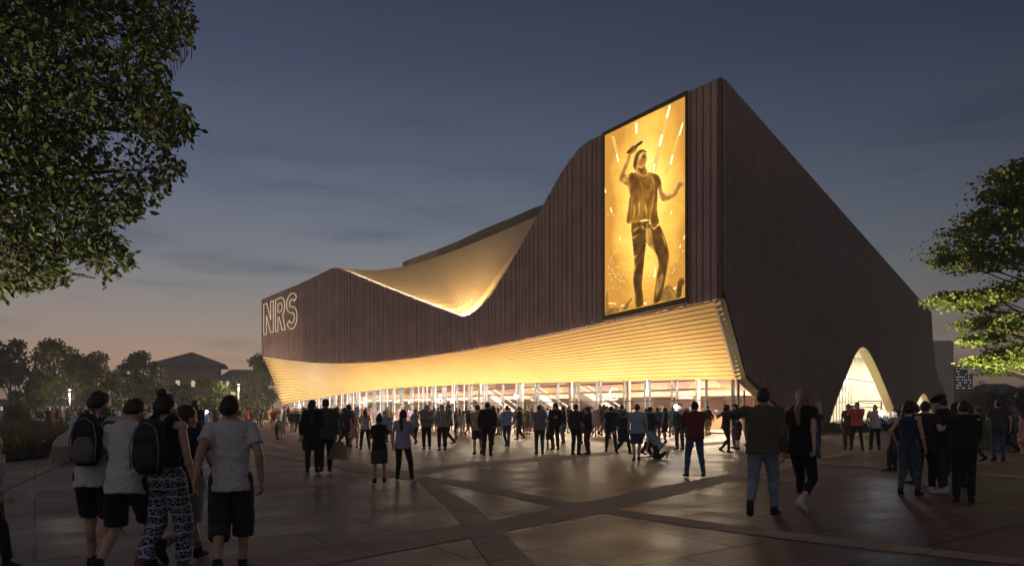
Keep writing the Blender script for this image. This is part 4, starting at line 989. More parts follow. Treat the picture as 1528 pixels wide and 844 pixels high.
# near tree, top left
rng = random.Random(77)
out_px = [(-260, -140), (300, -140), (285, 0), (293, 45), (270, 72), (236, 92), (252, 122), (272, 160), (303, 188), (283, 205), (248, 222), (282, 246), (262, 268), (240, 296), (212, 320), (150, 338), (205, 380), (190, 398), (157, 432), (138, 398), (98, 376), (106, 420), (50, 432), (10, 436), (-40, 470), (-260, 480)]
troot = empty('leafy_tree', (-10.2, 9.5, 0)); tag(troot, 'big dark leafy tree overhanging the top left corner', 'tree')
tr = MB(); T0 = V((0, 0, -.05)); tp = limb(tr, T0, V((.3, .4, 8.5)), .32, .12, rng, .03, 8, 10)
nodes_ = []
ends = [(270, 30), (290, 195), (265, 250), (225, 300), (190, 395), (150, 415), (90, 415), (20, 420), (120, 60), (180, 130), (60, 200), (200, 200), (100, 300), (0, 100), (30, 330), (-80, 200), (-100, 400), (240, -60), (100, -80)]
for i, (x, y) in enumerate(ends):
    d = rng.uniform(8.2, 11.0); e = at(x - 8, y, d) - troot.location; b0 = tp[rng.choice((4, 5, 6, 7))]
    nodes_ += [(p, k) for k, p in enumerate(limb(tr, b0, e, .075, .008, rng, .09, 9, 6))][3:]
pts = []; tries = 0
while len(pts) < 12500 and tries < 200000:
    tries += 1
    d = rng.uniform(7.9, 11.3); x = rng.uniform(-200, 305); y = rng.uniform(-120, 440)
    if not inside(out_px, x, y): continue
    p = at(x, y, d) - troot.location
    if noise.noise(p * 1.15) + .42 * noise.noise(p * 3.1) < (-.10 if x > 150 else -.30): continue
    pts.append(p)
tw = MB()
for p in pts[::3]:
    q = min(nodes_, key=lambda k: (k[0] - p).length_squared)[0]
    v = p - q
    if v.length > .3: q = p - v.normalized() * .3
    tw.tube([q, q.lerp(p, .5) + V((0, 0, .04)), p], [.006, .004, .002], 4, caps=False)
lp = []
for p in pts: lp += [p, p + V((rng.gauss(0, .05), rng.gauss(0, .05), rng.gauss(0, .05)))]
tr.build('trunk', M_bark, troot, True); tw.build('twigs', M_bark, troot)
def big_leaves(mb, pts, size, rng):
    for p in pts:
        s = size * rng.uniform(.65, 1.25); d = V((rng.gauss(0, .8), rng.gauss(0, .8), rng.gauss(-.5, .6))).normalized(); x = d.cross(V((rng.gauss(0, 1), rng.gauss(0, 1), rng.gauss(0, 1)))).normalized(); n = d.cross(x) * s * .12
        P = [p, p + d * s * .28 + x * s * .27 + n, p + d * s * .62 + x * s * .25 + n, p + d * s, p + d * s * .62 - x * s * .25 + n, p + d * s * .28 - x * s * .27 + n]
        mb.add(P, [(0, 1, 2, 3), (0, 3, 4, 5)])
mb = MB(); big_leaves(mb, lp, .105, rng); mb.build('crown', leaf_mat('leaf_near', (.04, .058, .014), (.10, .12, .035), .35), troot)
spot((-8.6, 6.2, .3), (-6.3, 9.6, 5.2), 1900, (1, .90, .62), 85)
# lit tree at the right, layered sprays
rng = random.Random(31); RT = empty('lit_tree', (21.5, 25.0, 0)); tag(RT, 'spreading tree with yellow-green leaves lit from below at the right edge', 'tree')
tr = MB(); tp = limb(tr, V((0, 0, -.05)), V((-.2, 0, 10.4)), .26, .06, rng, .03, 10, 9)
layers = [(1500, 262, 30, 12), (1528, 250, 26, 12), (1492, 288, 34, 11), (1475, 322, 36, 10), (1455, 342, 40, 9), (1440, 368, 42, 10), (1425, 385, 30, 8), (1470, 392, 44, 10), (1505, 370, 40, 14), (1510, 330, 40, 16), (1520, 295, 30, 14), (1412, 444, 22, 7), (1432, 446, 32, 8), (1455, 452, 36, 9), (1485, 440, 40, 11), (1515, 430, 36, 14), (1462, 482, 26, 8), (1480, 478, 30, 8), (1515, 485, 34, 9), (1452, 508, 16, 5), (1475, 503, 22, 6), (1470, 538, 24, 6), (1492, 530, 26, 8), (1515, 540, 34, 9), (1490, 552, 20, 5), (1525, 520, 30, 8), (1560, 300, 40, 30), (1570, 400, 44, 40), (1565, 500, 44, 30), (1600, 350, 40, 40), (1610, 460, 44, 40)]
pts = []
for x, y, hw, hh in layers:
    for rep in range(3):
        d = 25 + rng.uniform(-2.2, 2.2); c = at(x, y, d) - RT.location; W = hw / F_PX * d; H = hh / F_PX * d
        zz = max(1, min(9, int((c.z - .8) / 10.4 * 10))); limb(tr, tp[zz], c - V((0, 0, H * .4)), .05, .01, rng, .06, 6, 5)
        for _ in range(330):
            v = V((rng.gauss(0, .5), rng.gauss(0, .55), rng.gauss(0, .5))); q = c + V((v.x * W, v.y * W, v.z * H - abs(v.x) * H * .3))
            if noise.noise(q * 1.6) > -.18: pts.append(q)
tr.build('trunk', M_bark, RT, True); mb = MB(); leaf_cloud(mb, pts, .15, rng, .72); mb.build('crown', leaf_mat('leaf_lit', (.075, .10, .022), (.16, .19, .045), .3), RT)
spot((17.2, 21.8, .3), (20.2, 24.8, 7.0), 3500, (1, .90, .50), 64); spot((13.8, 22.4, .3), (16.7, 24.6, 6.3), 5000, (1, .92, .50), 84)

for tx, ty, hh in ((-50, 70, 5), (-38, 82, 5), (-30, 86, 4)):
    spot((tx + 9, ty - 9, .3), (tx, ty + 8, hh), 4000, (1, .86, .60), 95)  # unseen spots added to brighten the distant trees, in place of building glow

def street_lamp(x, y, d, label):
    c = at(x, HY, d); z = EYE + (HY - y) / F_PX * d; o = empty('street_lamp', (c.x, d, 0)); tag(o, label, 'street lamp', 'lamps beyond the plaza')
    mb = MB(); mb.tube([V((0, 0, 0)), V((0, 0, z))], [.09, .05], 8); mb.build('pole', M_concd, o, True)
    mb = MB(); mb.ellipsoid(V((0, 0, z + .12)), (.16, .16, .11)); mb.build('lamp_head', emit('street_glow', (1, .84, .58), 2.2), o, True)
    point((c.x, d - .1, z - .35), 1300, (1, .82, .56), .08)
street_lamp(104, 583, 80, 'glowing street lamp under the tall round tree'); street_lamp(356, 575, 92, 'glowing street lamp beside the bush at the arena end'); street_lamp(240, 578, 110, 'glowing street lamp in front of the brick hall')
# ------------------------------------------------------ lamps of the building
LAMPS = []
for k in range(16):                                  # downlights at the foot of the overhang wash the plaza
    q = (k + .5) / 16; a = soff(q, .06) - n3 * .35; area(a, V((a.x, a.y, 0)) - n3 * 5.0, 560, (1, .80, .55), 3.4, .5)
for k in range(26):
    q = (k + .5) / 26; t = GP_.len * q
    p = GP_.p(t, .12) - n3 * 3.0; tg_ = soff(q, .62)
    spot(p, tg_, 1650 * (1 if q < .7 else .6), (1, .77, .43), 95, .7, .05); LAMPS.append((p.x, p.y))

# ------------------------------------------------------------------- people
SKIN = {'light': (.52, .33, .25), 'tan': (.40, .24, .16), 'brown': (.20, .11, .07), 'dark': (.085, .048, .032)}
HAIRC = {'black': (.012, .010, .009), 'brown': (.03, .018, .012), 'blond': (.26, .17, .08), 'red': (.10, .032, .018), 'grey': (.2, .19, .18)}
COLS = {'white': (.52, .52, .54), 'black': (.014, .014, .016), 'grey': (.20, .20, .21), 'dark grey': (.055, .056, .06), 'navy': (.02, .028, .06), 'blue': (.06, .11, .23), 'light blue': (.28, .38, .52),
        'olive': (.085, .08, .05), 'red': (.42, .04, .03), 'coral': (.68, .12, .08), 'maroon': (.16, .025, .028), 'pink': (.62, .26, .26), 'beige': (.50, .41, .30), 'tan': (.34, .23, .13), 'green': (.06, .14, .08), 'brown': (.12, .07, .045),
        'teal': (.04, .14, .16), 'mustard': (.45, .28, .05), 'denim': (.065, .09, .15), 'pale denim': (.20, .26, .33), 'charcoal': (.03, .03, .034), 'lilac': (.38, .30, .48)}
def mskin(k): return principled('skin_' + k, SKIN[k], .55, var=.06, scale=20)
def mhair(k): return principled('hair_' + k, HAIRC[k], .45, var=.3, scale=60, bump=.5, bscale=120)
M_sole = principled('sole', (.5, .5, .48), .7)
def tribal():
    m, nt, out = nodes('patterned_cloth'); n = nt.nodes; l = nt.links
    tc = n.new('ShaderNodeTexCoord'); vo = n.new('ShaderNodeTexVoronoi'); vo.feature = 'DISTANCE_TO_EDGE'; vo.inputs['Scale'].default_value = 26; l.new(tc.outputs['Object'], vo.inputs['Vector'])
    wv = n.new('ShaderNodeTexWave'); wv.bands_direction = 'Z'; wv.inputs['Scale'].default_value = 3.6; wv.inputs['Distortion'].default_value = 3.0; wv.inputs['Detail Scale'].default_value = 2.5; l.new(tc.outputs['Object'], wv.inputs['Vector'])
    no = n.new('ShaderNodeTexVoronoi'); no.inputs['Scale'].default_value = 60; l.new(tc.outputs['Object'], no.inputs['Vector'])
    a = n.new('ShaderNodeMath'); a.operation = 'LESS_THAN'; a.inputs[1].default_value = .05; l.new(vo.outputs[0], a.inputs[0])
    b = n.new('ShaderNodeMath'); b.operation = 'GREATER_THAN'; b.inputs[1].default_value = .93; l.new(wv.outputs[1], b.inputs[0])
    c = n.new('ShaderNodeMath'); c.operation = 'LESS_THAN'; c.inputs[1].default_value = .17; l.new(no.outputs['Distance'], c.inputs[0])
    d = n.new('ShaderNodeMath'); d.operation = 'MAXIMUM'; l.new(a.outputs[0], d.inputs[0]); l.new(b.outputs[0], d.inputs[1])
    e = n.new('ShaderNodeMath'); e.operation = 'MAXIMUM'; l.new(d.outputs[0], e.inputs[0]); l.new(c.outputs[0], e.inputs[1])
    mx = n.new('ShaderNodeMixRGB'); l.new(e.outputs[0], mx.inputs[0]); mx.inputs[1].default_value = (.012, .014, .025, 1); mx.inputs[2].default_value = (.42, .46, .58, 1)
    bs = n.new('ShaderNodeBsdfPrincipled'); bs.inputs['Roughness'].default_value = .85; l.new(mx.outputs[0], bs.inputs['Base Color']); l.new(bs.outputs[0], out.inputs[0]); return m
M_tribal = tribal()
def stripes():
    m, nt, out = nodes('striped_cloth'); n = nt.nodes; l = nt.links
    tc = n.new('ShaderNodeTexCoord'); wv = n.new('ShaderNodeTexWave'); wv.bands_direction = 'X'; wv.inputs['Scale'].default_value = 5; l.new(tc.outputs['Object'], wv.inputs['Vector'])
    r = n.new('ShaderNodeValToRGB'); r.color_ramp.elements[0].position = .45; r.color_ramp.elements[1].position = .55; r.color_ramp.elements[0].color = (.08, .09, .12, 1); r.color_ramp.elements[1].color = (.55, .54, .5, 1); l.new(wv.outputs[1], r.inputs[0])
    bs = n.new('ShaderNodeBsdfPrincipled'); bs.inputs['Roughness'].default_value = .85; l.new(r.outputs[0], bs.inputs['Base Color']); l.new(bs.outputs[0], out.inputs[0]); return m
M_stripe = stripes()
def mcloth(c):
    if c == 'tribal': return M_tribal
    if c == 'striped': return M_stripe
    return cloth(COLS[c])
def ik(a, b, l1, l2, pole):
    "middle joint of a two-bone limb from a to b, bent towards pole; also the reached end"
    d = b - a; D = min(d.length, (l1 + l2) * .998); dn = d.normalized(); b = a + dn * D
    x = (l1 * l1 - l2 * l2 + D * D) / (2 * D); h = math.sqrt(max(l1 * l1 - x * x, 0)); p = pole - dn * pole.dot(dn)
    if p.length < 1e-5: p = V((0, 1, 0))
    return a + dn * x + p.normalized() * h, b
# arm targets: wrist in torso space (right side; x outward), elbow pole, palm normal
ARMS = {'hang': ((.255, .05, -.06), (.4, -1, 0), (-1, .1, 0)), 'hang2': ((.27, -.05, -.05), (.5, -1, 0), (-1, .3, 0)), 'swing_f': ((.22, .27, .03), (.5, -1, -.3), (-1, 0, 0)), 'swing_b': ((.27, -.24, .0), (.3, -1, .3), (-1, 0, 0)),
        'phone': ((.06, .30, .27), (.6, -.3, -1), (-.3, -.6, 1)), 'film': ((.10, .36, .52), (.6, .1, -1), (0, 1, .2)), 'crossed': ((-.06, .20, .24), (.8, .1, -1), (0, -1, 0)), 'hip': ((.21, -.02, .10), (1, -.7, .1), (-.6, .5, -.3)),
        'pocket': ((.235, .06, .02), (.6, -1, 0), (-1, 0, 0)), 'point': ((.60, .40, .42), (.5, -.3, -1), (0, .2, -1)), 'hug': ((.22, .42, .36), (.7, 0, -.7), (-1, -.2, 0)), 'wave': ((.34, .15, .80), (1, -.2, -.2), (0, 1, 0)),
        'strap': ((.13, .15, .34), (.6, -.4, -1), (-.3, -1, 0)), 'around': ((.46, -.08, .36), (.2, -.6, -1), (0, 1, -.3)), 'bag': ((.25, .02, -.08), (.4, -1, 0), (-1, 0, 0)), 'chest': ((.0, .24, .30), (.8, -.1, -.8), (0, -1, 0)),
        'face': ((.05, .20, .55), (.7, .1, -1), (-.3, -1, .3)), 'knee': ((.14, .42, .02), (.6, -.2, -.4), (0, 0, -1))}
LEGS = {'stand': ((.105, .02, 0, 0), (-.105, -.01, 0, 0)), 'stand2': ((.13, .06, 0, 0), (-.12, -.05, 0, 0)), 'wide': ((.19, .0, 0, 0), (-.18, .03, 0, 0)), 'cross': ((.05, .12, 0, 0), (-.10, -.05, 0, 0)),
        'walk': ((.11, .27, 0, 0), (-.11, -.28, .04, 32)), 'walk2': ((.11, -.26, .04, 34), (-.11, .26, 0, 0)), 'step': ((.09, .16, 0, 0), (-.09, -.22, .03, 22)), 'step2': ((.09, -.22, .03, 22), (-.09, .16, 0, 0)), 'kneel': ((.14, .26, 0, 0), (-.10, -.30, .02, 70)),
        'stride': ((.08, .36, 0, 0), (-.09, -.46, .12, 52)), 'stride2': ((.08, -.46, .12, 52), (-.09, .36, 0, 0))}
def person_meshes(sex='m', legs='stand', armR='hang', armL='hang', lean=3, twist=0, hyaw=0, hpitch=8, hroll=0, top='tee', bottom='trousers', hair='short', vox=.014, crouch=None, child=0, seed=0, build=1.0, headwear=None, faceme=False, custom=None, sock=False, sway=0):
    rng = random.Random(seed); f = sex == 'f'; B = {}; bw = build
    # pelvis height from the feet
    feet = LEGS[legs]; hipx = .088; l1, l2, ank = .43, .42, .085
    def ankle(ft): 
        x, y, z, pitch = ft; a = R(pitch); return V((x + sway * 0, y + math.sin(a) * .0, ank * math.cos(a * .5) + z + math.sin(a) * .13))
    ank_p = [ankle(q) for q in feet]
    hz = 1.2
    for s, a in zip((1, -1), ank_p):
        dx, dy = a.x - s * hipx - sway, a.y; hz = min(hz, a.z + math.sqrt(max((.988 * (l1 + l2)) ** 2 - dx * dx - dy * dy, .01)))
    if crouch: hz = crouch
    PZ = hz + .03; pel = V((sway, 0, PZ))
    MT = Matrix.Translation(pel) @ Matrix.Rotation(R(twist), 4, 'Z') @ Matrix.Rotation(R(-lean), 4, 'X')
    MP = Matrix.Translation(pel)
    sw = (.160 if f else .182) * (.5 + .5 * bw); hipsx = .165 if f else .155
    wai = .125 if f else .150
    tor = [(0, 0, -.13, hipsx * .80 * bw, .095), (0, -.01, -.05, hipsx * bw, .118), (0, -.005, .04, (hipsx + wai) / 2 * bw, .110), (0, .0, .12, wai * bw, .098), (0, .005, .24, (.142 if f else .160) * bw, .108 if not f else .112), (0, .008, .34, (.155 if f else .178) * bw, .116), (0, -.005, .43, sw * .98, .10), (0, -.012, .485, sw * .86, .08), (0, -.012, .525, .085, .062), (0, -.005, .55, .058, .055)]
    # ----- joints
    hip = [MP @ V((s * hipx, 0, -.03)) for s in (1, -1)]
    knees, anks = [], []
    for s, h, a in zip((1, -1), hip, ank_p):
        k, e = ik(h, a, l1, l2, V((s * .10, 1, 0))); knees.append(k); anks.append(e)
    sh = [MT @ V((s * (sw - .005), -.005, .455)) for s in (1, -1)]
    el, wr, pn = [], [], []
    R3 = MT.to_3x3()
    for s, h, nm in zip((1, -1), sh, (armR, armL)):
        tgt, pole, palm = ARMS[nm] if isinstance(nm, str) else nm
        m = lambda v: V((v[0] * s, v[1], v[2]))
        k, e = ik(h, MT @ m(tgt), .285, .255, R3 @ m(pole)); el.append(k); wr.append(e); pn.append((R3 @ m(palm)).normalized())
    MH = MT @ Matrix.Translation((0, -.005, .508)) @ Matrix.Rotation(R(hyaw), 4, 'Z') @ Matrix.Rotation(R(-hpitch + lean), 4, 'X') @ Matrix.Rotation(R(hroll), 4, 'Y')
    hs = 1 + .22 * child; MH = MH @ Matrix.Scale(hs, 4)
    RH = MH.to_3x3()
    # ----- body
    b = MB(); b.loft(tor, 20, MT)
    b.capsule(MT @ V((0, -.015, .48)), MH @ V((0, -.005, .08)), .060 if not f else .052, .054 if not f else .047)
    b.ellipsoid(MH @ V((0, -.008, .135)), (.076, .097, .104), RH); b.ellipsoid(MH @ V((0, .030, .075)), (.056, .062, .075), RH); b.ellipsoid(MH @ V((0, .062, .032)), (.030, .030, .028), RH)
    b.ellipsoid(MH @ V((0, .082, .150)), (.050, .016, .016), RH)
    b.capsule(MH @ V((0, .082, .128)), MH @ V((0, .108, .092)), .011, .016, 8)
    for s in (1, -1):
        b.ellipsoid(MH @ V((s * .078, -.006, .105)), (.013, .024, .034), RH); b.ellipsoid(MH @ V((s * .045, .062, .088)), (.024, .022, .028), RH)
    b.ellipsoid(MH @ V((0, .088, .052)), (.026, .014, .012), RH)
    th0, th1, ca0, ca1 = (.088, .058, .056, .036) if not f else (.092, .058, .054, .034)
    for s, h, k, a in zip((1, -1), hip, knees, anks):
        b.capsule(h, k, th0 * bw, th1); b.capsule(k, a, ca0, ca1); d = (a - k).normalized(); b.ellipsoid(k + d * .13 + V((0, -.018, 0)), (.052, .056, .12), None if d.z > -.2 else V((0, 0, -1)).rotation_difference(d).to_matrix())
    for h, k, e in zip(sh, el, wr):
        b.capsule(h, k, .053 if not f else .044, .041 if not f else .035); b.capsule(k, e, .042 if not f else .035, .028 if not f else .024); b.ellipsoid(k.lerp(e, .25), (.043, .043, .05))
        b.ellipsoid(h, (.06, .06, .06))
    hands = MB()
    for s, k, e, n in zip((1, -1), el, wr, pn):
        d = (e - k).normalized(); n = (n - d * n.dot(d)).normalized(); x = d.cross(n) # across the palm
        thumbside = x if x.dot(R3 @ V((-s * .3, 1, .2))) > 0 else -x
        M = Matrix((thumbside, n, d)).transposed()
        b.ellipsoid(e + d * .045, (.040, .018, .055), M)
        for i, (off, ln) in enumerate(((.030, .072), (.010, .080), (-.011, .074), (-.030, .058))):
            r = .0095 if not f else .0082; cur = .45 + .12 * i
            p0 = e + d * .075 + thumbside * off; p1 = p0 + (d + n * cur * .5).normalized() * ln * .5 + thumbside * off * .12; p2 = p1 + (d * .75 + n * cur * 1.5).normalized() * ln * .34; p3 = p2 + (d * .35 + n * cur * 2).normalized() * ln * .26
            hands.capsule(p0, p1, r, r * .95, 7); hands.capsule(p1, p2, r * .95, r * .88, 7); hands.capsule(p2, p3, r * .88, r * .75, 7)
        q0 = e + d * .018 + thumbside * .026; q1 = q0 + (d * .7 + thumbside * .75 + n * .3).normalized() * .045; q2 = q1 + (d * .95 + thumbside * .2 + n * .35).normalized() * .034
        hands.capsule(q0, q1, .013, .0115, 7); hands.capsule(q1, q2, .011, .009, 7)
    B['body'] = join_raw(remesh(b, vox, 3 if vox > .011 else 4), hands)
    if faceme:
        m = MB()
        for s in (1, -1): m.ellipsoid(MH @ V((s * .030, .083, .118)), (.013, .008, .007), RH, 8, 5)
        B['eyes'] = m.mesh('eyes', smooth=True)
        m = MB(); m.ellipsoid(MH @ V((0, .1005, .050)), (.020, .005, .005), RH, 8, 5); B['mouth'] = m.mesh('mouth', smooth=True)
    # ----- hair
    if hair != 'bald':
        hm = MB(); vol = {'short': 1.0, 'fade': .97, 'bob': 1.06, 'curly': 1.22, 'afro': 1.38}.get(hair, 1.03)
        nu, nv = (46, 30) if vox < .013 else (18, 12)
        c = V((0, -.016, .145)); r = V((.084, .104, .105)) * vol
        vs = MB(); vs.ellipsoid((0, 0, 0), r, None, nu, nv); pts = []
        for v in vs.v:
            v = V(v)
            if v.z < .02: v.x *= 1 + min(.13, (.02 - v.z) * 2); v.y *= (1 + min(.12, (.02 - v.z) * 2)) if v.y < 0 else 1; v.z *= 1.16 if v.z < 0 else 1
            q = v + c; nz = noise.noise(q * 26 + V((seed * 3.1, 0, 0))) * .6 + noise.noise(q * 70 + V((seed, 2, 0))) * .4
            lim = .020 + .84 * (q.y + .12)            # hair line from nape to brow
            if hair in ('long', 'bob', 'ponytail'): lim -= .02
            amp = {'curly': .026, 'afro': .02}.get(hair, .015)
            lim += .012 * nz
            k_ = max(0, min(1, (q.z - lim + .022) / .055)); k_ = k_ * k_ * (3 - 2 * k_)
            v = v * ((.84 + .16 * k_) + nz * amp / .1 * k_)
            pts.append(MH @ (v + c))
        hm.add(pts, vs.f)
        if hair in ('long', 'bob'):
            ln = .30 if hair == 'long' else .10; rg = []
            for i in range(7):
                t = i / 6; p = MH @ V((0, -.055 - .02 * math.sin(t * 2.2), .12)) ; p = p.lerp(MT @ V((0, -.135, .50 - ln)), t) if i else p
                rg.append((p, .085 * (1 - .25 * t) * (1 if i < 6 else .5), .05 * (1 - .3 * t)))
            vv = []; n = 16
            for p, a, b2 in rg:
                for k in range(n):
                    an = 6.283 * k / n; q = R3 @ V((a * math.cos(an), b2 * math.sin(an), 0)); w_ = 1 + .13 * noise.noise(V((math.cos(an) * 4, math.sin(an) * 4, p.z * 5 + seed))); vv.append(p + q * w_)
            fs = [(i * n + k, i * n + (k + 1) % n, (i + 1) * n + (k + 1) % n, (i + 1) * n + k) for i in range(6) for k in range(n)] + [tuple(range(n)), tuple(6 * n + k for k in range(n - 1, -1, -1))]
            hm.add(vv, fs)
        if hair == 'ponytail':
            a = MH @ V((0, -.105, .18)); hm.tube([a, a + RH @ V((0, -.05, .0)), a + RH @ V((0, -.065, -.09)), MT @ V((0, -.15, .46)), MT @ V((.01, -.135, .30)), MT @ V((.015, -.12, .22))], [.022, .036, .04, .042, .03, .006], 10)
        if hair == 'bun': hm.ellipsoid(MH @ V((.0, -.06, .255)), (.05, .048, .045), RH, 14, 9)
        B['hair'] = hm.mesh('hair', smooth=True)
    if headwear:
        cm = MB()
        if headwear in ('cap', 'beanie', 'beret'):
            vs = MB(); vs.ellipsoid((0, 0, 0), (.092, .112, .112) if headwear != 'beret' else (.125, .135, .07), None, 18, 12); c = V((0, -.012, .150 if headwear != 'beret' else .215)); pts = []
            for v in vs.v:
                v = V(v)
                lim = .02 + (.18 * v.y if headwear != 'beret' else 0) if headwear != 'beret' else -.05
                if v.z < lim: v.z = lim
                pts.append(MH @ (v + c))
            cm.add(pts, vs.f)
            if headwear == 'cap':
                br = []
                for k in range(9):
                    a = math.pi * (.14 + .72 * k / 8); br.append((.088 * math.cos(a), .098 * math.sin(a)))
                top_ = [MH @ (V((x, y, .035 + .18 * y)) + c) for x, y in br]; out_ = [MH @ (V((x * .9, y + .075 * math.sin(math.pi * (.14 + .72 * k / 8)), .02)) + c) for k, (x, y) in enumerate(br)]
                dn = RH @ V((0, 0, -.008)); vsx = top_ + out_ + [p + dn for p in top_] + [p + dn for p in out_]; n = 9
                fs = []
                for k in range(8): fs += [(k, k + 1, n + k + 1, n + k), (2 * n + k, 3 * n + k, 3 * n + k + 1, 2 * n + k + 1), (n + k, n + k + 1, 3 * n + k + 1, 3 * n + k)]
                cm.add(vsx, fs)
        B[headwear if headwear != 'beret' else 'hat'] = cm.mesh(headwear, smooth=True)
    # ----- clothes
    def wrinkle(me, amp, fz=1.0, sd=0):
        o = V((seed * 1.7 + sd, 3.1, 0))
        nrm = [v.normal.copy() for v in me.vertices]      # read first: normals are recomputed after every edit
        for v, vn in zip(me.vertices, nrm):
            q = v.co; w_ = noise.noise(V((q.x * 5, q.y * 5, q.z * 4)) + o); nz = noise.noise(V((q.x * 7 + w_ * 1.5, q.y * 7, (q.z + q.x * .5) * 15 * fz)) + o) * .6 + (.28 - abs(noise.noise(V((q.x * 13 + w_ * 2, q.y * 13, (q.z - q.x * .6) * 17)) + o))) * .5
            v.co = q + vn * (nz * amp)
        me.update(); return me
    slv = {'tee': .62, 'tank': 0, 'long': 2, 'jacket': 2, 'sweater': 2, 'dress': .45, 'croptee': .5, 'coat': 2, 'vest': .2}[top]; inf = {'tee': .020, 'tank': .010, 'long': .017, 'jacket': .036, 'sweater': .030, 'dress': .014, 'croptee': .014, 'coat': .036, 'vest': .016}[top]
    hem = {'tee': -.13, 'tank': -.07, 'long': -.08, 'jacket': -.17, 'sweater': -.09, 'dress': -.05, 'croptee': -.05, 'coat': -.18, 'vest': -.10}[top]
    if child: hem -= .02
    s_ = MB(); rg = []
    def tor_at(z): return [interp([(q[2], q[i]) for q in tor], z) for i in (1, 3, 4)]
    zs = [hem, hem + .05, .02, .12, .22, .33, .43, .485]
    zs = sorted(set(z for z in zs if z >= hem))
    flo = .014 if top in ('tee', 'jacket', 'sweater', 'long') else .0
    for z in zs:
        cy, rx, ry = tor_at(max(z, -.05)); lo = flo * max(0, min(1, (.38 - z) / .3)); k = inf + lo
        rg.append((0, cy, z, rx + k, ry + k * 1.15))
    rg += ([(0, -.012, .53, .085 + inf * .8, .068 + inf * .5)] if top != 'tank' else [(0, -.012, .495, sw * .62, .085)])
    if top == 'tank': rg[-2] = (0, rg[-2][1], .44, rg[-2][3] * .86, rg[-2][4])
    s_.loft(rg, 24, MT, 2.25)
    if top == 'tank':
        rg = None
        for sgn in (1, -1): s_.capsule(MT @ V((sgn * .075, .07, .44)), MT @ V((sgn * .085, -.03, .532)), .03, .024); s_.capsule(MT @ V((sgn * .085, -.03, .532)), MT @ V((sgn * .075, -.095, .42)), .024, .03)
    ra, rb = (.053, .041) if not f else (.045, .036)
    for h, k, e in zip(sh, el, wr):
        if slv > 0:
            s_.ellipsoid(h, (ra + inf * .75,) * 3)
            if slv < 1: s_.capsule(h, h.lerp(k, slv), ra + inf * .8, ra + inf * .95, flat2=True)
            else: s_.capsule(h, k, ra + inf * .8, rb + inf * .85); s_.capsule(k, k.lerp(e, .97), rb + inf * .85, .028 + inf * .75, flat2=True)
    if top == 'dress' or top == 'coat':
        rr = [(0, 0, .10, wai * bw + inf, .10 + inf), (0, 0, -.05, hipsx * bw + .03, .135), (0, .0, -.22, hipsx * bw + .07, .17), (0, 0, -.42, hipsx * bw + (.10 if top == 'dress' else .06), .20)]
        s_.loft([(cx + sway * 0, cy, z, a, b2) for cx, cy, z, a, b2 in rr][::-1], 22, MP)
    tm = wrinkle(remesh(s_, vox, 2), .021 if top not in ('tank', 'croptee') else .007)
    B['dress' if top == 'dress' else 'coat' if top in ('jacket', 'coat') else 'top'] = tm
    p_ = MB()
    if bottom != 'none':
        pin = {'trousers': .018, 'jeans': .016, 'leggings': .006, 'shorts': .030, 'cargo': .036, 'skirt': .02, 'loose': .034, 'cropped': .007}[bottom]
        rr = [tor[0], tor[1], tor[2]]; rr = [(a, b2, z, rx + pin * .8, ry + pin * .8) for a, b2, z, rx, ry in rr]; rr.append((0, 0, .085, (hipsx + wai) / 2 * bw + pin * .6, .105 + pin * .5))
        MPt = MP @ Matrix.Rotation(R(twist * .4), 4, 'Z') @ Matrix.Rotation(R(-lean * .6), 4, 'X')
        p_.loft(rr, 22, MPt)
        if bottom == 'skirt': p_.loft([(0, 0, z, rx, ry) for z, rx, ry in ((-.46, hipsx + .045, .16), (-.2, hipsx + .05, .16), (-.05, hipsx + .02, .135))], 22, MP)
        else:
            for h, k, a in zip(hip, knees, anks):
                u = (a - k)
                if bottom in ('shorts', 'cargo'):
                    q = .92 if bottom == 'shorts' else 1.0
                    p_.capsule(h, h.lerp(k, q), th0 * bw + pin, .070 + pin, flat2=bottom == 'shorts')
                    if bottom == 'cargo': p_.capsule(k, k + u * .36, .066 + pin, .062 + pin, flat2=True)
                else:
                    p_.capsule(h, k, th0 * bw + pin * .9, th1 + pin); end = .62 if bottom == 'cropped' else .93
                    c1 = {'loose': .07, 'trousers': .048 + .012, 'jeans': .05}.get(bottom, ca1 + pin + .006 * (1 - .0))
                    if bottom == 'cropped': c1 = .046 + pin
                    p_.capsule(k, k + u * end, ca0 + pin, c1, flat2=True)
                    p_.ellipsoid(k + u * .30 + V((0, -.018, 0)), (ca0 * .9 + pin, ca0 * .98 + pin, .12), V((0, 0, -1)).rotation_difference(u.normalized()).to_matrix() if u.z < 0 else None)
        B['skirt' if bottom == 'skirt' else 'shorts' if bottom in ('shorts', 'cargo') else 'trousers'] = wrinkle(remesh(p_, vox, 2), .010 if bottom not in ('leggings', 'cropped') else .003, 1, 9)
    # ----- shoes, soles flat on the ground
    shoes = []
    for s, k, a, ft in zip((1, -1), knees, anks, feet):
        pitch = R(ft[3]); yaw = -s * R(9)
        Mf = Matrix.Translation(a) @ Matrix.Rotation(yaw, 4, 'Z') @ Matrix.Rotation(-pitch, 4, 'X')
        m = MB(); n = 14; rgs = [(-.065, .028, -.050, .02), (-.055, .036, -.082, .035), (.0, .040, -.085, .03), (.06, .044, -.085, -.018), (.12, .046, -.085, -.034), (.165, .036, -.084, -.045), (.188, .018, -.078, -.058)]
        vv = []; fs = []
        for y, hw, z0, z1 in rgs:
            for kk in range(n):
                an = 6.283 * kk / n; cz = (z0 + z1) / 2; vz = cz + (z1 - z0) / 2 * math.copysign(abs(math.sin(an)) ** .6, math.sin(an)); vv.append(Mf @ V((hw * math.copysign(abs(math.cos(an)) ** .6, math.cos(an)), y, vz)))
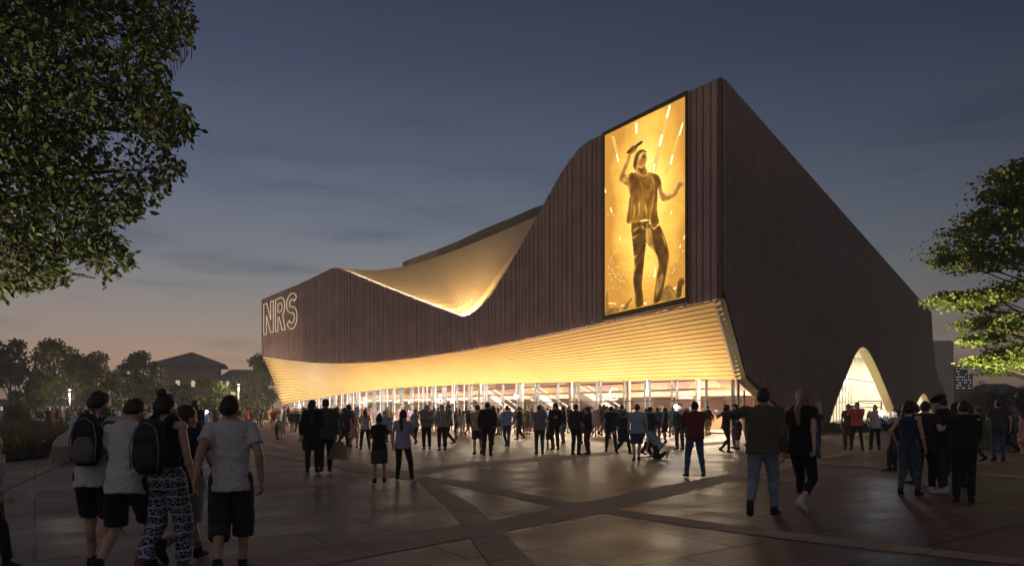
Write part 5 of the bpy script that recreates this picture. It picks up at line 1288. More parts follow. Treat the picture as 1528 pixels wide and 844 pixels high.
        for i in range(len(rgs) - 1):
            for kk in range(n): q, q2 = i * n + kk, i * n + (kk + 1) % n; fs.append((q, q2, q2 + n, q + n))
        fs += [tuple(range(n - 1, -1, -1)), tuple((len(rgs) - 1) * n + kk for kk in range(n))]; m.add(vv, fs)
        m.capsule(Mf @ V((0, -.012, .045)), Mf @ V((0, -.012, -.03)), .043, .048, 12, flat1=True)
        shoes.append(m)
    B['shoes'] = [m.mesh('shoe', smooth=True) for m in shoes]
    if sock:
        B['socks'] = []
        for k, a in zip(knees, anks):
            m = MB(); m.capsule(a + (k - a) * .02, a + (k - a) * .24, .044, .046, 12, flat1=True, flat2=True); B['socks'].append(m.mesh('sock', smooth=True))
    B['_'] = dict(MT=MT, MH=MH, sh=sh, el=el, wr=wr, pn=pn, hip=hip, knees=knees, MP=MP, tor=tor, R3=R3, sw=sw)
    return B
def paint(o, mat):
    if not o.data.materials: o.data.materials.append(None)
    o.material_slots[0].link = 'OBJECT'; o.material_slots[0].material = mat
PEOPLE = []
def assemble(B, pos, rz, scale, cols, label, group=None, single_shoes=False):
    "cols: skin, hair, top, bottom, shoe, headwear colours"
    root = link('person', B['body']); root.location = (pos[0], pos[1], (pos[2] if len(pos) > 2 else 0) + bz[0]); root.rotation_euler = (0, 0, R(rz)); root.scale = (scale, scale, scale)
    paint(root, mskin(cols.get('skin', 'light'))); tag(root, label, 'person', group)
    for k in B:
        if k in ('body', '_', 'shoes', 'socks'): continue
        c = {'hair': lambda: mhair(cols.get('hair', 'brown')), 'eyes': lambda: principled('eye', (.02, .015, .012), .2), 'mouth': lambda: principled('lip', (.30, .10, .09), .5),
             'trousers': lambda: mcloth(cols.get('bottom', 'black')), 'shorts': lambda: mcloth(cols.get('bottom', 'black')), 'skirt': lambda: mcloth(cols.get('bottom', 'black')),
             'cap': lambda: mcloth(cols.get('hat', 'black')), 'beanie': lambda: mcloth(cols.get('hat', 'black')), 'hat': lambda: mcloth(cols.get('hat', 'black'))}.get(k, lambda: mcloth(cols.get('top', 'black')))()
        paint(link(k, B[k], root), c)
    for m in B['shoes']: paint(link('shoe', m, root), mcloth(cols.get('shoe', 'black')))
    for m in B.get('socks', []): paint(link('sock', m, root), mcloth(cols.get('sock', 'grey')))
    PEOPLE.append(root); return root
M_phone = principled('phone_case', (.02, .02, .022), .3)
M_scr = emit('phone_glow', (.75, .85, 1), .9); M_flash = emit('phone_flash', (.86, .93, 1), 90)
def phone(p, facing, label, flash=None, scr=True, tall=True):
    "a phone held up at p, its screen towards -facing"
    root = empty('smartphone', p, facing); tag(root, label, 'phone')
    w_, h_ = (.076, .152) if tall else (.152, .076)
    mb = MB(); mb.box((0, 0, 0), w_, .009, h_); mb.build('case', M_phone, root)
    if scr: mb = MB(); mb.box((0, -.0055, 0), w_ - .008, .002, h_ - .012); mb.build('screen', M_scr, root)
    if flash:
        mb = MB(); mb.ellipsoid((w_ * .2, -.012, h_ * .3), (flash, .012, flash)); mb.build('flash', M_flash, root)
    return root
def place(px, py_feet, py_head, B_kw, cols, rz, label, group=None):
    g = gp(px, py_feet); H = (py_feet - py_head) / F_PX * g.y
    B = person_meshes(**B_kw); zt = max(v.co.z for v in B['body'].vertices)
    return assemble(B, g, rz + math.degrees(math.atan((CX - px) / F_PX)), min(max(H / (zt + .015), .55), 1.16), cols, label, group), B
def K(**k): return k
NEAR = .0095
# --------------------------------------------------------- near group, left
def backpack(root, B, main, pocket, label, h=.46, w=.30, dpt=.17, zc=.30, drop=0):
    d = B['_']; MT = d['MT']
    o = empty('backpack', root.location, root.rotation_euler.z); o.scale = root.scale; tag(o, label, 'backpack')
    def rb(cx, cy, z0, z1, w_, d_, nm, mat, p=3.2):
        m = MB(); n = 9; rg = []
        for i in range(n):
            t = i / (n - 1); q = math.sin(math.pi * (.06 + .88 * t)) ** .32; tp = 1 - .22 * t ** 3; rg.append((cx, cy, z0 + (z1 - z0) * t, w_ / 2 * q * tp, d_ / 2 * q))
        m.loft(rg, 26, MT, p); me = m.mesh(nm, [mat], True)
        nr_ = [v.normal.copy() for v in me.vertices]
        for v, vn in zip(me.vertices, nr_): v.co += vn * (noise.noise(v.co * 13) * .008)
        return link(nm, me, o)
    y = -.145 - dpt / 2
    rb(0, y, zc - h / 2, zc + h / 2, w, dpt, 'pack_body', main)
    rb(0, y - dpt * .42, zc - h * .44, zc + h * .06, w * .80, dpt * .5, 'front_pocket', pocket)
    rb(0, y - dpt * .40, zc + h * .08, zc + h * .30, w * .66, dpt * .32, 'top_pocket', main)
    m = MB()
    for s in (1, -1):
        m.tube([MT @ V(p) for p in [(s * w * .40, y - dpt * .50, zc - h * .42), (s * w * .44, y - dpt * .57, zc), (s * w * .30, y - dpt * .50, zc + h * .33), (0, y - dpt * .46, zc + h * .43)]], .006, 6)
    m.build('piping', cloth(COLS['grey']), o, True)
    for s in (1, -1):
        m = MB(); path = [(s * .075, y + dpt * .4, zc + h * .40), (s * .088, -.085, .535), (s * .10, -.01, .553), (s * .105, .07, .50), (s * .115, .135, .40), (s * .16, .115, .22), (s * .19, .02, .14), (s * .15, y + dpt * .4, zc - h * .36)]
        pts = smooth_curve([MT @ V(p) for p in path], 5)
        for a, b in zip(pts, pts[1:]): m.bar(a, b + (b - a) * .12, .052, .014, up=(d['R3'] @ V((s * .9, 0.25, .5))))
        m.build('shoulder_strap', main, o)
    m = MB(); m.tube([MT @ V(p) for p in smooth_curve([(-.03, -.16, zc + h * .47), (-.025, -.165, zc + h * .47 + .05), (.025, -.165, zc + h * .47 + .05), (.03, -.16, zc + h * .47)], 4)], .007, 6); m.build('carry_handle', main, o, True)
    return o
M_pk = principled('pack_black', (.012, .012, .014), .7, var=.2, scale=20, bump=.4, bscale=80); M_pk2 = principled('pack_grey', (.11, .11, .12), .6, var=.2, scale=20, bump=.4, bscale=80); M_pkn = principled('pack_navy', (.012, .013, .02), .75, var=.2, scale=20, bump=.4, bscale=80)
g1, B1 = place(144, 858, 585, K(legs='step2', armR='phone', armL='phone', top='tee', bottom='shorts', hair='fade', vox=NEAR, build=.9, hyaw=-30, hpitch=16, lean=4, seed=1), K(top='white', bottom='black', hair='black', shoe='black', skin='tan'), -20, 'person in white tee and black shorts with a grey and black backpack, head turned right')
backpack(g1, B1, M_pk, M_pk2, 'black and grey backpack worn over a white tee', .46, .245, .17, .29)
g2, B2 = place(190, 866, 597, K(legs='walk', armR='phone', armL='phone', top='tee', bottom='shorts', hair='short', vox=NEAR, build=.9, hyaw=-18, hpitch=34, lean=7, seed=2), K(top='white', bottom='black', hair='brown', shoe='black'), -26, 'person bowing the head in white tee with dark shoulder stripes and black shorts')
d2 = B2['_']; m = MB()
for s, a, b in zip((1, -1), d2['sh'], d2['el']):
    up = (d2['R3'] @ V((s * .75, -.25, 1))).normalized(); nk = d2['MT'] @ V((s * .085, -.04, .525)); pts = [nk + up * .004, nk.lerp(a, .6) + up * .040, a + up * .073, a.lerp(b, .3) + (d2['R3'] @ V((s, -.2, .3))).normalized() * .075, a.lerp(b, .6) + (d2['R3'] @ V((s, -.2, .1))).normalized() * .068]
    pts = smooth_curve(pts, 4)
    for p, q in zip(pts, pts[1:]): m.bar(p, q + (q - p) * .15, .05, .012, up=up)
paint(m.build('sleeve_stripe', None, g2), cloth(COLS['black']))
m = MB(); hp, kn = d2['hip'][0], d2['knees'][0]; c = hp.lerp(kn, .72) + V((.103, -.06, 0)); m.box(c, .012, .085, .05); m2 = m.build('pocket_stripe', None, g2); paint(m2, cloth(COLS['grey']))
g3, B3 = place(246, 862, 590, K(sex='f', legs='step', armR='hang', armL='hang2', top='tank', bottom='loose', hair='bun', vox=NEAR, build=.9, hyaw=-20, hpitch=4, lean=3, seed=3), K(top='black', bottom='tribal', hair='black', shoe='brown', skin='light'), -32, 'person with hair in a bun, dark tank top, black backpack and patterned blue trousers')
backpack(g3, B3, M_pkn, M_pkn, 'plain dark backpack worn over a tank top', .50, .31, .17, .27)
place(276, 846, 606, K(sex='f', legs='stride2', armR='swing_f', armL='phone', top='tee', bottom='shorts', hair='long', vox=.011, hyaw=-30, lean=2, seed=4, sock=True), K(top='navy', bottom='pale denim', hair='brown', shoe='black', sock='grey'), -35, 'person in dark tee, pale shorts, grey socks and black trainers beside the patterned trousers')
place(345, 862, 592, K(legs='step', armR='hang2', armL='swing_b', top='tee', bottom='cargo', hair='short', vox=NEAR, build=.9, hyaw=-28, hpitch=2, lean=2, seed=5), K(top='white', bottom='charcoal', hair='black', shoe='black', skin='tan'), -6, 'person from behind in white tee and long dark cargo shorts, right of the group')
place(-16, 848, 648, K(legs='walk', armR='swing_f', armL='swing_b', top='long', bottom='trousers', hair='short', vox=.012, child=.4, seed=6), K(top='pale denim', bottom='black', hair='black'), -118, 'child in pale denim sleeves walking in from the left frame edge')
place(291, 697, 597, K(sex='f', armR='phone', armL='hang', legs='stand', top='sweater', bottom='trousers', hair='long', seed=7), K(top='black', bottom='black', hair='red'), 15, 'person with long reddish hair in all black standing behind the backpack group')
# ------------------------------------------------------------- middle people
P_ = place
mid = [
 (466, 706, 597, K(sex='f', legs='stand', armR='hang', armL='hang', top='coat', bottom='trousers', hair='long', hyaw=-35, seed=10), K(top='black', bottom='black', hair='brown'), -4, 'person with long brown hair in dark coat arm in arm with a grey blazer'),
 (486, 705, 595, K(legs='step', armR='bag', armL='hang', top='jacket', bottom='trousers', hair='short', seed=11, build=1.08), K(top='dark grey', bottom='black', hair='black'), 0, 'person in dark grey blazer and black trousers carrying a brown paper bag'),
 (566, 721, 620, K(legs='stand2', armR='phone', armL='phone', top='tee', bottom='skirt', hair='bun', seed=12, sex='f'), K(top='black', bottom='dark grey', hair='black'), 6, 'person with a small bun in black top and grey knee skirt'),
 (603, 724, 612, K(sex='f', legs='wide', armR='phone', armL='hang', top='tee', bottom='leggings', hair='ponytail', seed=13, sway=-.03), K(top='lilac', bottom='black', hair='brown', shoe='white'), -18, 'person with long ponytail in mauve tee, black leggings and white trainers'),
 (637, 671, 604, K(legs='stand', armR='crossed', armL='crossed', top='sweater', bottom='trousers', hair='short', seed=14, build=1.1), K(top='grey', bottom='black'), 170, 'person with crossed arms in grey sweater and black trousers'),
 (660, 672, 604, K(legs='stand', armR='hang', armL='pocket', top='long', bottom='trousers', hair='short', seed=15, faceme=True), K(top='striped', bottom='black', hair='black'), 165, 'person in striped long sleeved shirt and black trousers facing the square'),
 (670, 664, 603, K(legs='step2', armR='hang', armL='hang', top='tee', bottom='trousers', hair='fade', seed=16), K(top='teal', bottom='dark grey', hair='black'), 100, 'person in teal tee walking behind the striped shirt'),
 (713, 678, 604, K(legs='stand2', armR='hang', armL='phone', top='tee', bottom='shorts', hair='short', seed=17, build=1.06), K(top='beige', bottom='olive', shoe='black'), 10, 'person in beige tee and olive shorts next to a taller person in black'),
 (727, 680, 600, K(legs='stand', armR='pocket', armL='hang', top='jacket', bottom='trousers', hair='short', seed=18), K(top='black', bottom='charcoal', hair='black'), -12, 'tall person in black jacket beside the olive shorts'),
 (737, 663, 607, K(sex='f', legs='cross', armR='phone', armL='phone', top='long', bottom='leggings', hair='bob', seed=19), K(top='dark grey', bottom='navy', hair='black'), 40, 'person with bob hair in dark grey top behind the tall black jacket'),
 (757, 667, 605, K(legs='step', armR='pocket', armL='pocket', top='long', bottom='jeans', hair='short', seed=20), K(top='light blue', bottom='denim', hair='brown'), 14, 'person in pale blue shirt and jeans left of the phone flash at the middle doors'),
 (776, 656, 607, K(legs='step', armR='phone', armL='phone', top='jacket', bottom='trousers', hair='short', seed=21), K(top='charcoal', bottom='black', hair='black'), 78, 'person in charcoal jacket looking left, behind the pale blue shirt'),
 (746, 648, 611, K(legs='stand', armR='film', armL='hang', top='tee', bottom='trousers', hair='short', seed=22), K(top='black', bottom='dark grey', hair='black'), 175, 'person in black tee raising the phone with the flash at the middle doors'),
 (805, 678, 604, K(legs='stand', armR='hang2', armL='hang2', top='tee', bottom='jeans', hair='fade', seed=23, build=1.08), K(top='grey', bottom='dark grey', hair='black'), 4, 'person from behind in grey tee and dark jeans with arms hanging'),
 (820, 671, 622, K(legs='stand', armR='hang', armL='hang', top='tee', bottom='shorts', hair='short', child=.5, seed=24), K(top='charcoal', bottom='black', hair='brown', shoe='grey'), -10, 'child in charcoal tee and black shorts next to the grey tee'),
 (829, 671, 602, K(legs='stand', armR='crossed', armL='hang', top='jacket', bottom='trousers', hair='curly', seed=25), K(top='black', bottom='black', hair='brown'), 150, 'person with curly hair in black jacket behind the child in shorts'),
 (841, 661, 607, K(sex='f', legs='stand2', armR='phone', armL='phone', top='croptee', bottom='jeans', hair='long', seed=26), K(top='black', bottom='pale denim', hair='black'), 60, 'person with long black hair in black top and pale jeans'),
 (859, 679, 603, K(legs='stand', armR='phone', armL='hang', top='long', bottom='trousers', hair='short', seed=27), K(top='charcoal', bottom='black', hair='black'), -30, 'person in charcoal shirt and black trousers talking to one in maroon trousers'),
 (878, 678, 607, K(sex='f', legs='stand', armR='crossed', armL='crossed', top='long', bottom='trousers', hair='bob', seed=28), K(top='black', bottom='maroon', hair='brown'), 70, 'person with bob hair in black top and maroon trousers'),
 (871, 662, 610, K(sex='f', legs='stand', armR='hang', armL='phone', top='tee', bottom='skirt', hair='long', seed=29), K(top='tan', bottom='brown', hair='brown', skin='tan'), 20, 'person in tan tee and brown skirt behind the maroon trousers'),
 (886, 651, 612, K(legs='stand', armR='hang', armL='hang', top='tee', bottom='shorts', hair='short', seed=30), K(top='white', bottom='beige', hair='blond'), 0, 'fair haired person in white tee and beige shorts under the letter C'),
 (912, 674, 606, K(legs='wide', armR='phone', armL='hang', top='tee', bottom='trousers', hair='short', seed=31, build=1.1), K(top='black', bottom='black', hair='black'), 3, 'broad person from behind in black tee and black trousers under the letter C'),
 (930, 678, 614, K(legs='walk', armR='hang', armL='swing_b', top='coat', bottom='trousers', hair='short', seed=32, child=.2), K(top='navy', bottom='charcoal', hair='black'), -40, 'youngster in long navy coat striding right'),
 (951, 688, 603, K(legs='cross', armR='hang2', armL='hang', top='tee', bottom='shorts', hair='fade', seed=33, build=1.1), K(top='light blue', bottom='denim', hair='black', shoe='brown'), 5, 'person from behind in light blue tee and blue shorts with crossed feet'),
 (969, 680, 607, K(legs='step', armR='phone', armL='phone', top='jacket', bottom='trousers', hair='short', seed=34), K(top='charcoal', bottom='navy', hair='black'), -60, 'person in charcoal jacket standing over the kneeling person'),
 (981, 660, 608, K(legs='stand', armR='phone', armL='hang', top='tee', bottom='jeans', hair='fade', seed=35), K(top='blue', bottom='pale denim'), 20, 'person in blue tee and pale jeans behind the kneeling person'),
 (993, 661, 608, K(sex='f', legs='stand2', armR='hip', armL='hang', top='tank', bottom='shorts', hair='bob', seed=36), K(top='black', bottom='charcoal', hair='black', skin='tan'), 60, 'person in black tank top and dark shorts with a hand on the hip'),
 (1015, 671, 602, K(legs='stand', armR='hang', armL='film', top='jacket', bottom='trousers', hair='fade', headwear='beanie', seed=37), K(top='black', bottom='charcoal', hat='charcoal'), 150, 'person in black jacket and beanie holding up a phone with bright flash'),
 (1037, 712, 599, K(legs='wide', armR='film', armL='film', top='sweater', bottom='jeans', hair='short', seed=38, build=1.05), K(top='maroon', bottom='blue', hair='black', shoe='brown'), 14, 'person in maroon sweater and bright blue jeans filming with both hands'),
 (1083, 676, 605, K(sex='f', legs='step2', armR='hug', armL='hug', top='long', bottom='leggings', hair='curly', seed=39), K(top='charcoal', bottom='black', hair='black'), -65, 'person with curly hair in black reaching out to hug one in a cap'),
 (1098, 669, 603, K(legs='stand', armR='hug', armL='crossed', top='tee', bottom='trousers', hair='fade', headwear='cap', seed=40), K(top='black', bottom='navy', hat='black'), 95, 'person in black tee and cap being hugged by the curly haired one'),
 (1101, 671, 622, K(legs='stand2', armR='hang', armL='phone', top='tee', bottom='shorts', hair='short', child=.5, seed=41), K(top='dark grey', bottom='denim', hair='brown'), 40, 'child in grey tee and denim shorts between the hugging pair'),
 (1117, 664, 606, K(legs='stand', armR='hang', armL='phone', top='tee', bottom='jeans', hair='fade', headwear='cap', seed=42), K(top='dark grey', bottom='navy', hat='dark grey'), 50, 'person in grey cap, grey tee and navy trousers right of the hugging pair'),
 (1138, 773, 580, K(legs='walk', armR='hang', armL='point', top='sweater', bottom='jeans', hair='short', vox=.011, lean=2, hyaw=10, seed=43, build=1.08), K(top='olive', bottom='pale denim', hair='black', shoe='black', skin='tan'), -8, 'person in olive sweater and pale jeans pointing left with an outstretched arm'),
 (1196, 767, 580, K(sex='f', legs='walk2', armR='swing_b', armL='hang', top='tee', bottom='cropped', hair='ponytail', vox=.011, hyaw=25, seed=44), K(top='black', bottom='black', hair='blond', shoe='white'), -24, 'person with blond ponytail in black tee, black leggings and white trainers walking off'),
 (1216, 684, 607, K(legs='step', armR='hang2', armL='hang', top='tee', bottom='jeans', hair='fade', seed=45), K(top='charcoal', bottom='blue', hair='black', skin='brown'), -10, 'person in charcoal tee and blue jeans right of the blond ponytail'),
 (1266, 670, 603, K(sex='f', legs='stand', armR='hang', armL='hip', top='tee', bottom='loose', hair='bob', seed=46, faceme=True), K(top='brown', bottom='brown', hair='black'), 172, 'person in brown top and wide brown trousers facing the camera by the tall arch'),
 (1279, 671, 600, K(legs='wide', armR='film', armL='film', top='sweater', bottom='leggings', hair='short', seed=47, faceme=True), K(top='coral', bottom='black', hair='brown'), 168, 'person in coral red sweater filming with both hands in front of the tall arch'),
 (1306, 671, 604, K(legs='stand2', armR='pocket', armL='hang', top='tee', bottom='trousers', hair='short', seed=48, faceme=True, build=1.08), K(top='white', bottom='black', hair='brown'), 168, 'person with sunglasses in white tee and black trousers facing the camera'),
 (1338, 704, 610, K(legs='step', armR='face', armL='film', top='jacket', bottom='trousers', hair='short', seed=49), K(top='black', bottom='charcoal', hair='black'), 110, 'person in black jacket holding up the phone with flash at the tall arch'),
 (1356, 740, 601, K(sex='f', legs='stand2', armR='hang', armL='pocket', top='tank', bottom='jeans', hair='curly', seed=50, vox=.011, hyaw=-20), K(top='navy', bottom='denim', hair='black', skin='light'), -20, 'person with curly hair in navy tank top and jeans at the right group'),
 (1380, 737, 599, K(legs='step', armR='around', armL='around', top='tee', bottom='trousers', hair='short', seed=51, vox=.011), K(top='charcoal', bottom='black', hair='brown', shoe='white'), -8, 'brown haired person in charcoal tee and white shoes with arms spread in the right group'),
 (1409, 737, 592, K(legs='stand', armR='phone', armL='phone', top='long', bottom='trousers', hair='short', headwear='beret', hpitch=26, seed=52, vox=.011, faceme=True), K(top='black', bottom='charcoal', hat='black', hair='black', shoe='white'), 75, 'person in black hat and black long sleeves looking down at the hands'),
 (1438, 751, 599, K(legs='stand', armR='phone', armL='phone', top='long', bottom='trousers', hair='short', seed=53, vox=.011, build=1.1), K(top='black', bottom='black', hair='black'), 2, 'person from behind all in black, nearest of the right group'),
 (1345, 702, 607, K(legs='step2', armR='phone', armL='hang', top='long', bottom='trousers', hair='short', seed=82), K(top='dark grey', bottom='black', hair='black'), 30, 'person in dark grey shirt leaning into the right group beside the phone flash'),
 (1367, 722, 603, K(legs='stand2', armR='hang', armL='phone', top='tee', bottom='jeans', hair='short', seed=83), K(top='black', bottom='navy', hair='brown'), 50, 'person in black tee and navy jeans between the navy tank top and spread arms'),
 (1424, 728, 602, K(sex='f', legs='step', armR='phone', armL='phone', top='jacket', bottom='trousers', hair='bob', seed=84), K(top='charcoal', bottom='black', hair='black'), -30, 'person with bob hair in charcoal jacket beside the black hat'),
 (1446, 705, 605, K(legs='stand', armR='crossed', armL='crossed', top='sweater', bottom='trousers', hair='curly', seed=85), K(top='navy', bottom='charcoal', hair='black'), 70, 'curly haired person in navy sweater with folded arms behind the all black figure'),
 (1460, 690, 606, K(legs='step', armR='phone', armL='hang', top='jacket', bottom='jeans', hair='fade', headwear='cap', seed=54), K(top='olive', bottom='navy', hat='grey'), 60, 'person in pale grey cap and olive jacket behind the right group'),
 (1490, 688, 597, K(legs='stand2', armR='hang2', armL='phone', top='tee', bottom='jeans', hair='short', seed=55, build=1.08), K(top='dark grey', bottom='denim', hair='black'), 18, 'person in dark grey tee and blue jeans standing by the lawn'),
 (1507, 676, 612, K(legs='walk', armR='hang', armL='hang', top='long', bottom='trousers', hair='short', seed=56), K(top='black', bottom='black', hair='brown'), 70, 'person in black walking left behind the blue jeans by the lawn'),
 (1527, 679, 618, K(sex='f', legs='stand', armR='hang', armL='hang', top='dress', bottom='none', hair='ponytail', child=.5, seed=57), K(top='pink', hair='brown', shoe='beige'), 60, 'child in pink dress at the right frame edge'),
 (423, 657, 622, K(sex='f', legs='stand', armR='hip', armL='hip', top='tee', bottom='skirt', hair='bob', child=.5, seed=58), K(top='white', bottom='pink', hair='brown'), 0, 'child in white tee and pink skirt with hands on hips'),
 (414, 657, 628, K(legs='step', armR='hang', armL='hang', top='long', bottom='trousers', hair='short', child=.5, seed=59), K(top='brown', bottom='charcoal', hair='brown'), 50, 'child in brown top leaning beside the pink skirt'),
 (408, 641, 610, K(legs='stand', armR='hang', armL='hang', top='tee', bottom='jeans', hair='short', seed=60), K(top='red', bottom='beige', hair='brown'), 0, 'person in red tee and beige trousers near the left end of the overhang'),
 (418, 641, 614, K(legs='step', armR='phone', armL='hang', top='tee', bottom='trousers', hair='short', seed=61), K(top='white', bottom='black', hair='black'), 40, 'person in white tee and black trousers beside the red tee'),
 (436, 645, 612, K(legs='stand', armR='hang', armL='pocket', top='jacket', bottom='trousers', hair='short', seed=62), K(top='dark grey', bottom='beige', hair='black'), 0, 'person in dark grey jacket and beige trousers under the letter A'),
 (444, 645, 613, K(legs='step', armR='hang', armL='hang', top='tee', bottom='trousers', hair='short', seed=63), K(top='black', bottom='black', hair='black'), -20, 'person in black tee and black trousers under the letter A'),
 (455, 658, 608, K(sex='f', legs='walk', armR='hang', armL='hang', top='coat', bottom='leggings', hair='long', seed=64), K(top='beige', bottom='brown', hair='blond'), 60, 'fair haired person in beige coat walking left behind the grey blazer'),
 (386, 637, 612, K(legs='step', armR='phone', armL='hang', top='jacket', bottom='trousers', hair='short', seed=65), K(top='beige', bottom='dark grey', hair='black'), -30, 'person in beige jacket beside the dark tree at the arena end'),
 (391, 637, 614, K(sex='f', legs='stand', armR='hang', armL='phone', top='long', bottom='trousers', hair='long', seed=66), K(top='olive', bottom='tan', hair='brown'), 40, 'person in olive top next to the beige jacket by the arena end'),
 (503, 661, 607, K(sex='f', legs='stand2', armR='phone', armL='hang', top='tank', bottom='jeans', hair='ponytail', seed=67), K(top='black', bottom='blue', hair='brown'), -40, 'person with ponytail in black tank top and blue jeans by the paper bag'),
 (513, 666, 608, K(legs='step', armR='hug', armL='hang', top='jacket', bottom='trousers', hair='short', seed=68), K(top='navy', bottom='charcoal', hair='brown'), -60, 'person in navy jacket greeting one in a black jacket'),
 (521, 667, 604, K(legs='stand', armR='hug', armL='pocket', top='jacket', bottom='trousers', hair='curly', seed=69), K(top='charcoal', bottom='black', hair='black'), 50, 'curly haired person in black jacket being greeted by the navy jacket'),
 (528, 669, 617, K(sex='f', legs='step', armR='hang', armL='phone', top='dress', bottom='none', hair='ponytail', child=.3, seed=70), K(top='pink', hair='brown', shoe='brown'), -25, 'child in salmon pink dress between the black jacket and the white vest'),
 (545, 671, 611, K(sex='f', legs='wide', armR='hang', armL='phone', top='vest', bottom='trousers', hair='bob', seed=71), K(top='white', bottom='black', hair='brown'), 10, 'person in white vest and black trousers behind the small bun'),
 (581, 660, 622, K(legs='stand', armR='hang', armL='hang', top='tee', bottom='shorts', hair='short', child=.5, seed=72), K(top='light blue', bottom='red', hair='brown'), 10, 'child in light blue tee and red shorts left of the long ponytail'),
 (573, 660, 613, K(legs='stand2', armR='hang', armL='phone', top='tee', bottom='jeans', hair='short', seed=73), K(top='light blue', bottom='dark grey', hair='black'), -20, 'person in light blue tee behind the child in red shorts'),
 (620, 663, 610, K(sex='f', legs='step', armR='phone', armL='phone', top='tee', bottom='leggings', hair='bob', seed=74), K(top='light blue', bottom='black', hair='blond'), 30, 'fair haired person in light blue tee and black leggings beside the crossed arms'),
 (681, 655, 612, K(legs='stand', armR='phone', armL='hang', top='tee', bottom='trousers', hair='short', seed=75), K(top='dark grey', bottom='charcoal', hair='black'), 80, 'person in dark grey tee standing alone right of the teal tee'),
 (691, 648, 612, K(sex='f', legs='stand2', armR='hip', armL='hang', top='tee', bottom='shorts', hair='ponytail', seed=76), K(top='beige', bottom='white', hair='brown'), 20, 'person in beige tee and white shorts with ponytail near the middle doors'),
 (700, 650, 611, K(sex='f', legs='walk', armR='hang', armL='hang', top='tee', bottom='leggings', hair='ponytail', seed=77), K(top='black', bottom='maroon', hair='black'), -30, 'person in black tee and maroon leggings walking near the middle doors'),
 (306, 648, 612, K(legs='step', armR='film', armL='hang', top='tee', bottom='trousers', hair='short', seed=78), K(top='blue', bottom='navy', hair='black'), -160, 'person in blue tee holding up the flashing phone left of the cargo shorts'),
 (228, 651, 611, K(legs='step', armR='hang', armL='hug', top='long', bottom='trousers', hair='short', lean=24, seed=79), K(top='white', bottom='charcoal', hair='brown'), 70, 'person in white shirt leaning forward seen between two backpack wearers'),
 (238, 650, 614, K(sex='f', legs='stand', armR='hang', armL='hang', top='tee', bottom='shorts', hair='bob', seed=80), K(top='tan', bottom='brown', hair='brown', skin='tan'), 60, 'person in tan tee beside the leaning white shirt'),
 (169, 655, 611, K(legs='stand', armR='phone', armL='phone', top='jacket', bottom='trousers', hair='short', seed=81), K(top='olive', bottom='brown', hair='brown'), -80, 'person in olive jacket seen behind the left backpack wearer'),
]
B_by = {}
for px, yf, yh, kw, cc, rz, lab in mid:
    o, B = place(px, yf, yh, kw, cc, rz, lab); B_by[px] = (o, B)
# kneeling person
g = gp(982, 684); Bk = person_meshes(sex='f', legs='kneel', crouch=.40, lean=38, armR='knee', armL='knee', top='tee', bottom='trousers', hair='long', hpitch=25, seed=90)
assemble(Bk, g, 65, .98, K(top='light blue', bottom='black', hair='brown', shoe='white'), 'person with long hair in light blue top kneeling on the paving')
# sunglasses and phones of the selfie group
o, B = B_by[1306]; MHm = B['_']['MH']; m = MB(); RHm = MHm.to_3x3()
for s in (1, -1): m.ellipsoid(MHm @ V((s * .032, .096, .118)), (.024, .007, .018), RHm, 10, 6); m.tube([MHm @ V((s * .055, .09, .122)), MHm @ V((s * .082, .0, .125))], .003, 5)
m.tube([MHm @ V((-.012, .1, .122)), MHm @ V((.012, .1, .122))], .003, 5); paint(m.build('sunglasses', None, o), principled('shades', (.01, .01, .01), .15))
def hand_world(px, side=0, f=.085):
    o, B = B_by[px]; d = B['_']; k, e = d['el'][side], d['wr'][side]; p = e + (e - k).normalized() * f
    return Matrix.Translation(o.location) @ Matrix.Rotation(o.rotation_euler.z, 4, 'Z') @ (p * o.scale[0])
def phone_at(px, side, label, flash=None, face=None, up=.03, scr=True, tall=True):
    p = hand_world(px, side); o = B_by[px][0]; rz = o.rotation_euler.z if face is None else R(face)
    phone(p + V((0, 0, up)), rz, label, flash, scr, tall); return p
phone_at(1279, 0, 'phone held up by the person in the coral sweater', None, None, .04, True, False)
phone_at(1037, 0, 'phone held up by the person in the maroon sweater', None, None, .04, True, False)
fl = []
fl.append(phone_at(746, 0, 'phone with white flash by the middle doors', .07, 0)); fl.append(phone_at(1015, 1, 'phone with white flash held by the person in a beanie', .07, 0))
fl.append(phone_at(1338, 1, 'phone with white flash in front of the tall arch', .06, 0)); fl.append(phone_at(306, 0, 'phone with white flash left of the cargo shorts', .07, 0))
for p, e in zip(fl, (18, 18, 7, 12)): point(p + V((0, -.16, .08)), e, (.82, .9, 1), .03)
# paper bag in the blazer wearer's hand
p = hand_world(486, 0, .10); bagr = empty('paper_bag', p, R(-20)); tag(bagr, 'large brown paper shopping bag carried beside the grey blazer', 'bag')
M_paper = principled('kraft_paper', (.33, .20, .12), .8, var=.12, bump=.3, bscale=14)
mb = MB(); w0, w1, dd, hh, top_ = .20, .245, .085, .40, -.10
A = [V((-w1, -dd, top_ - hh)), V((w1, -dd, top_ - hh)), V((w1, dd, top_ - hh)), V((-w1, dd, top_ - hh))]; Bq = [V((-w0, -dd * .5, top_)), V((w0, -dd * .5, top_)), V((w0, dd * .5, top_)), V((-w0, dd * .5, top_))]
mb.poly(A[::-1])
for i in range(4): j = (i + 1) % 4; mb.quad(A[i], A[j], Bq[j], Bq[i])
mb.build('bag_body', M_paper, bagr)
for s in (-1, 1): mb = MB(); mb.tube(smooth_curve([V((-.08, s * dd * .5, top_ - .02)), V((-.06, s * .02, -.01)), V((.06, s * .02, -.01)), V((.08, s * dd * .5, top_ - .02))], 5), .005, 6); mb.build('handle', M_paper, bagr, True)
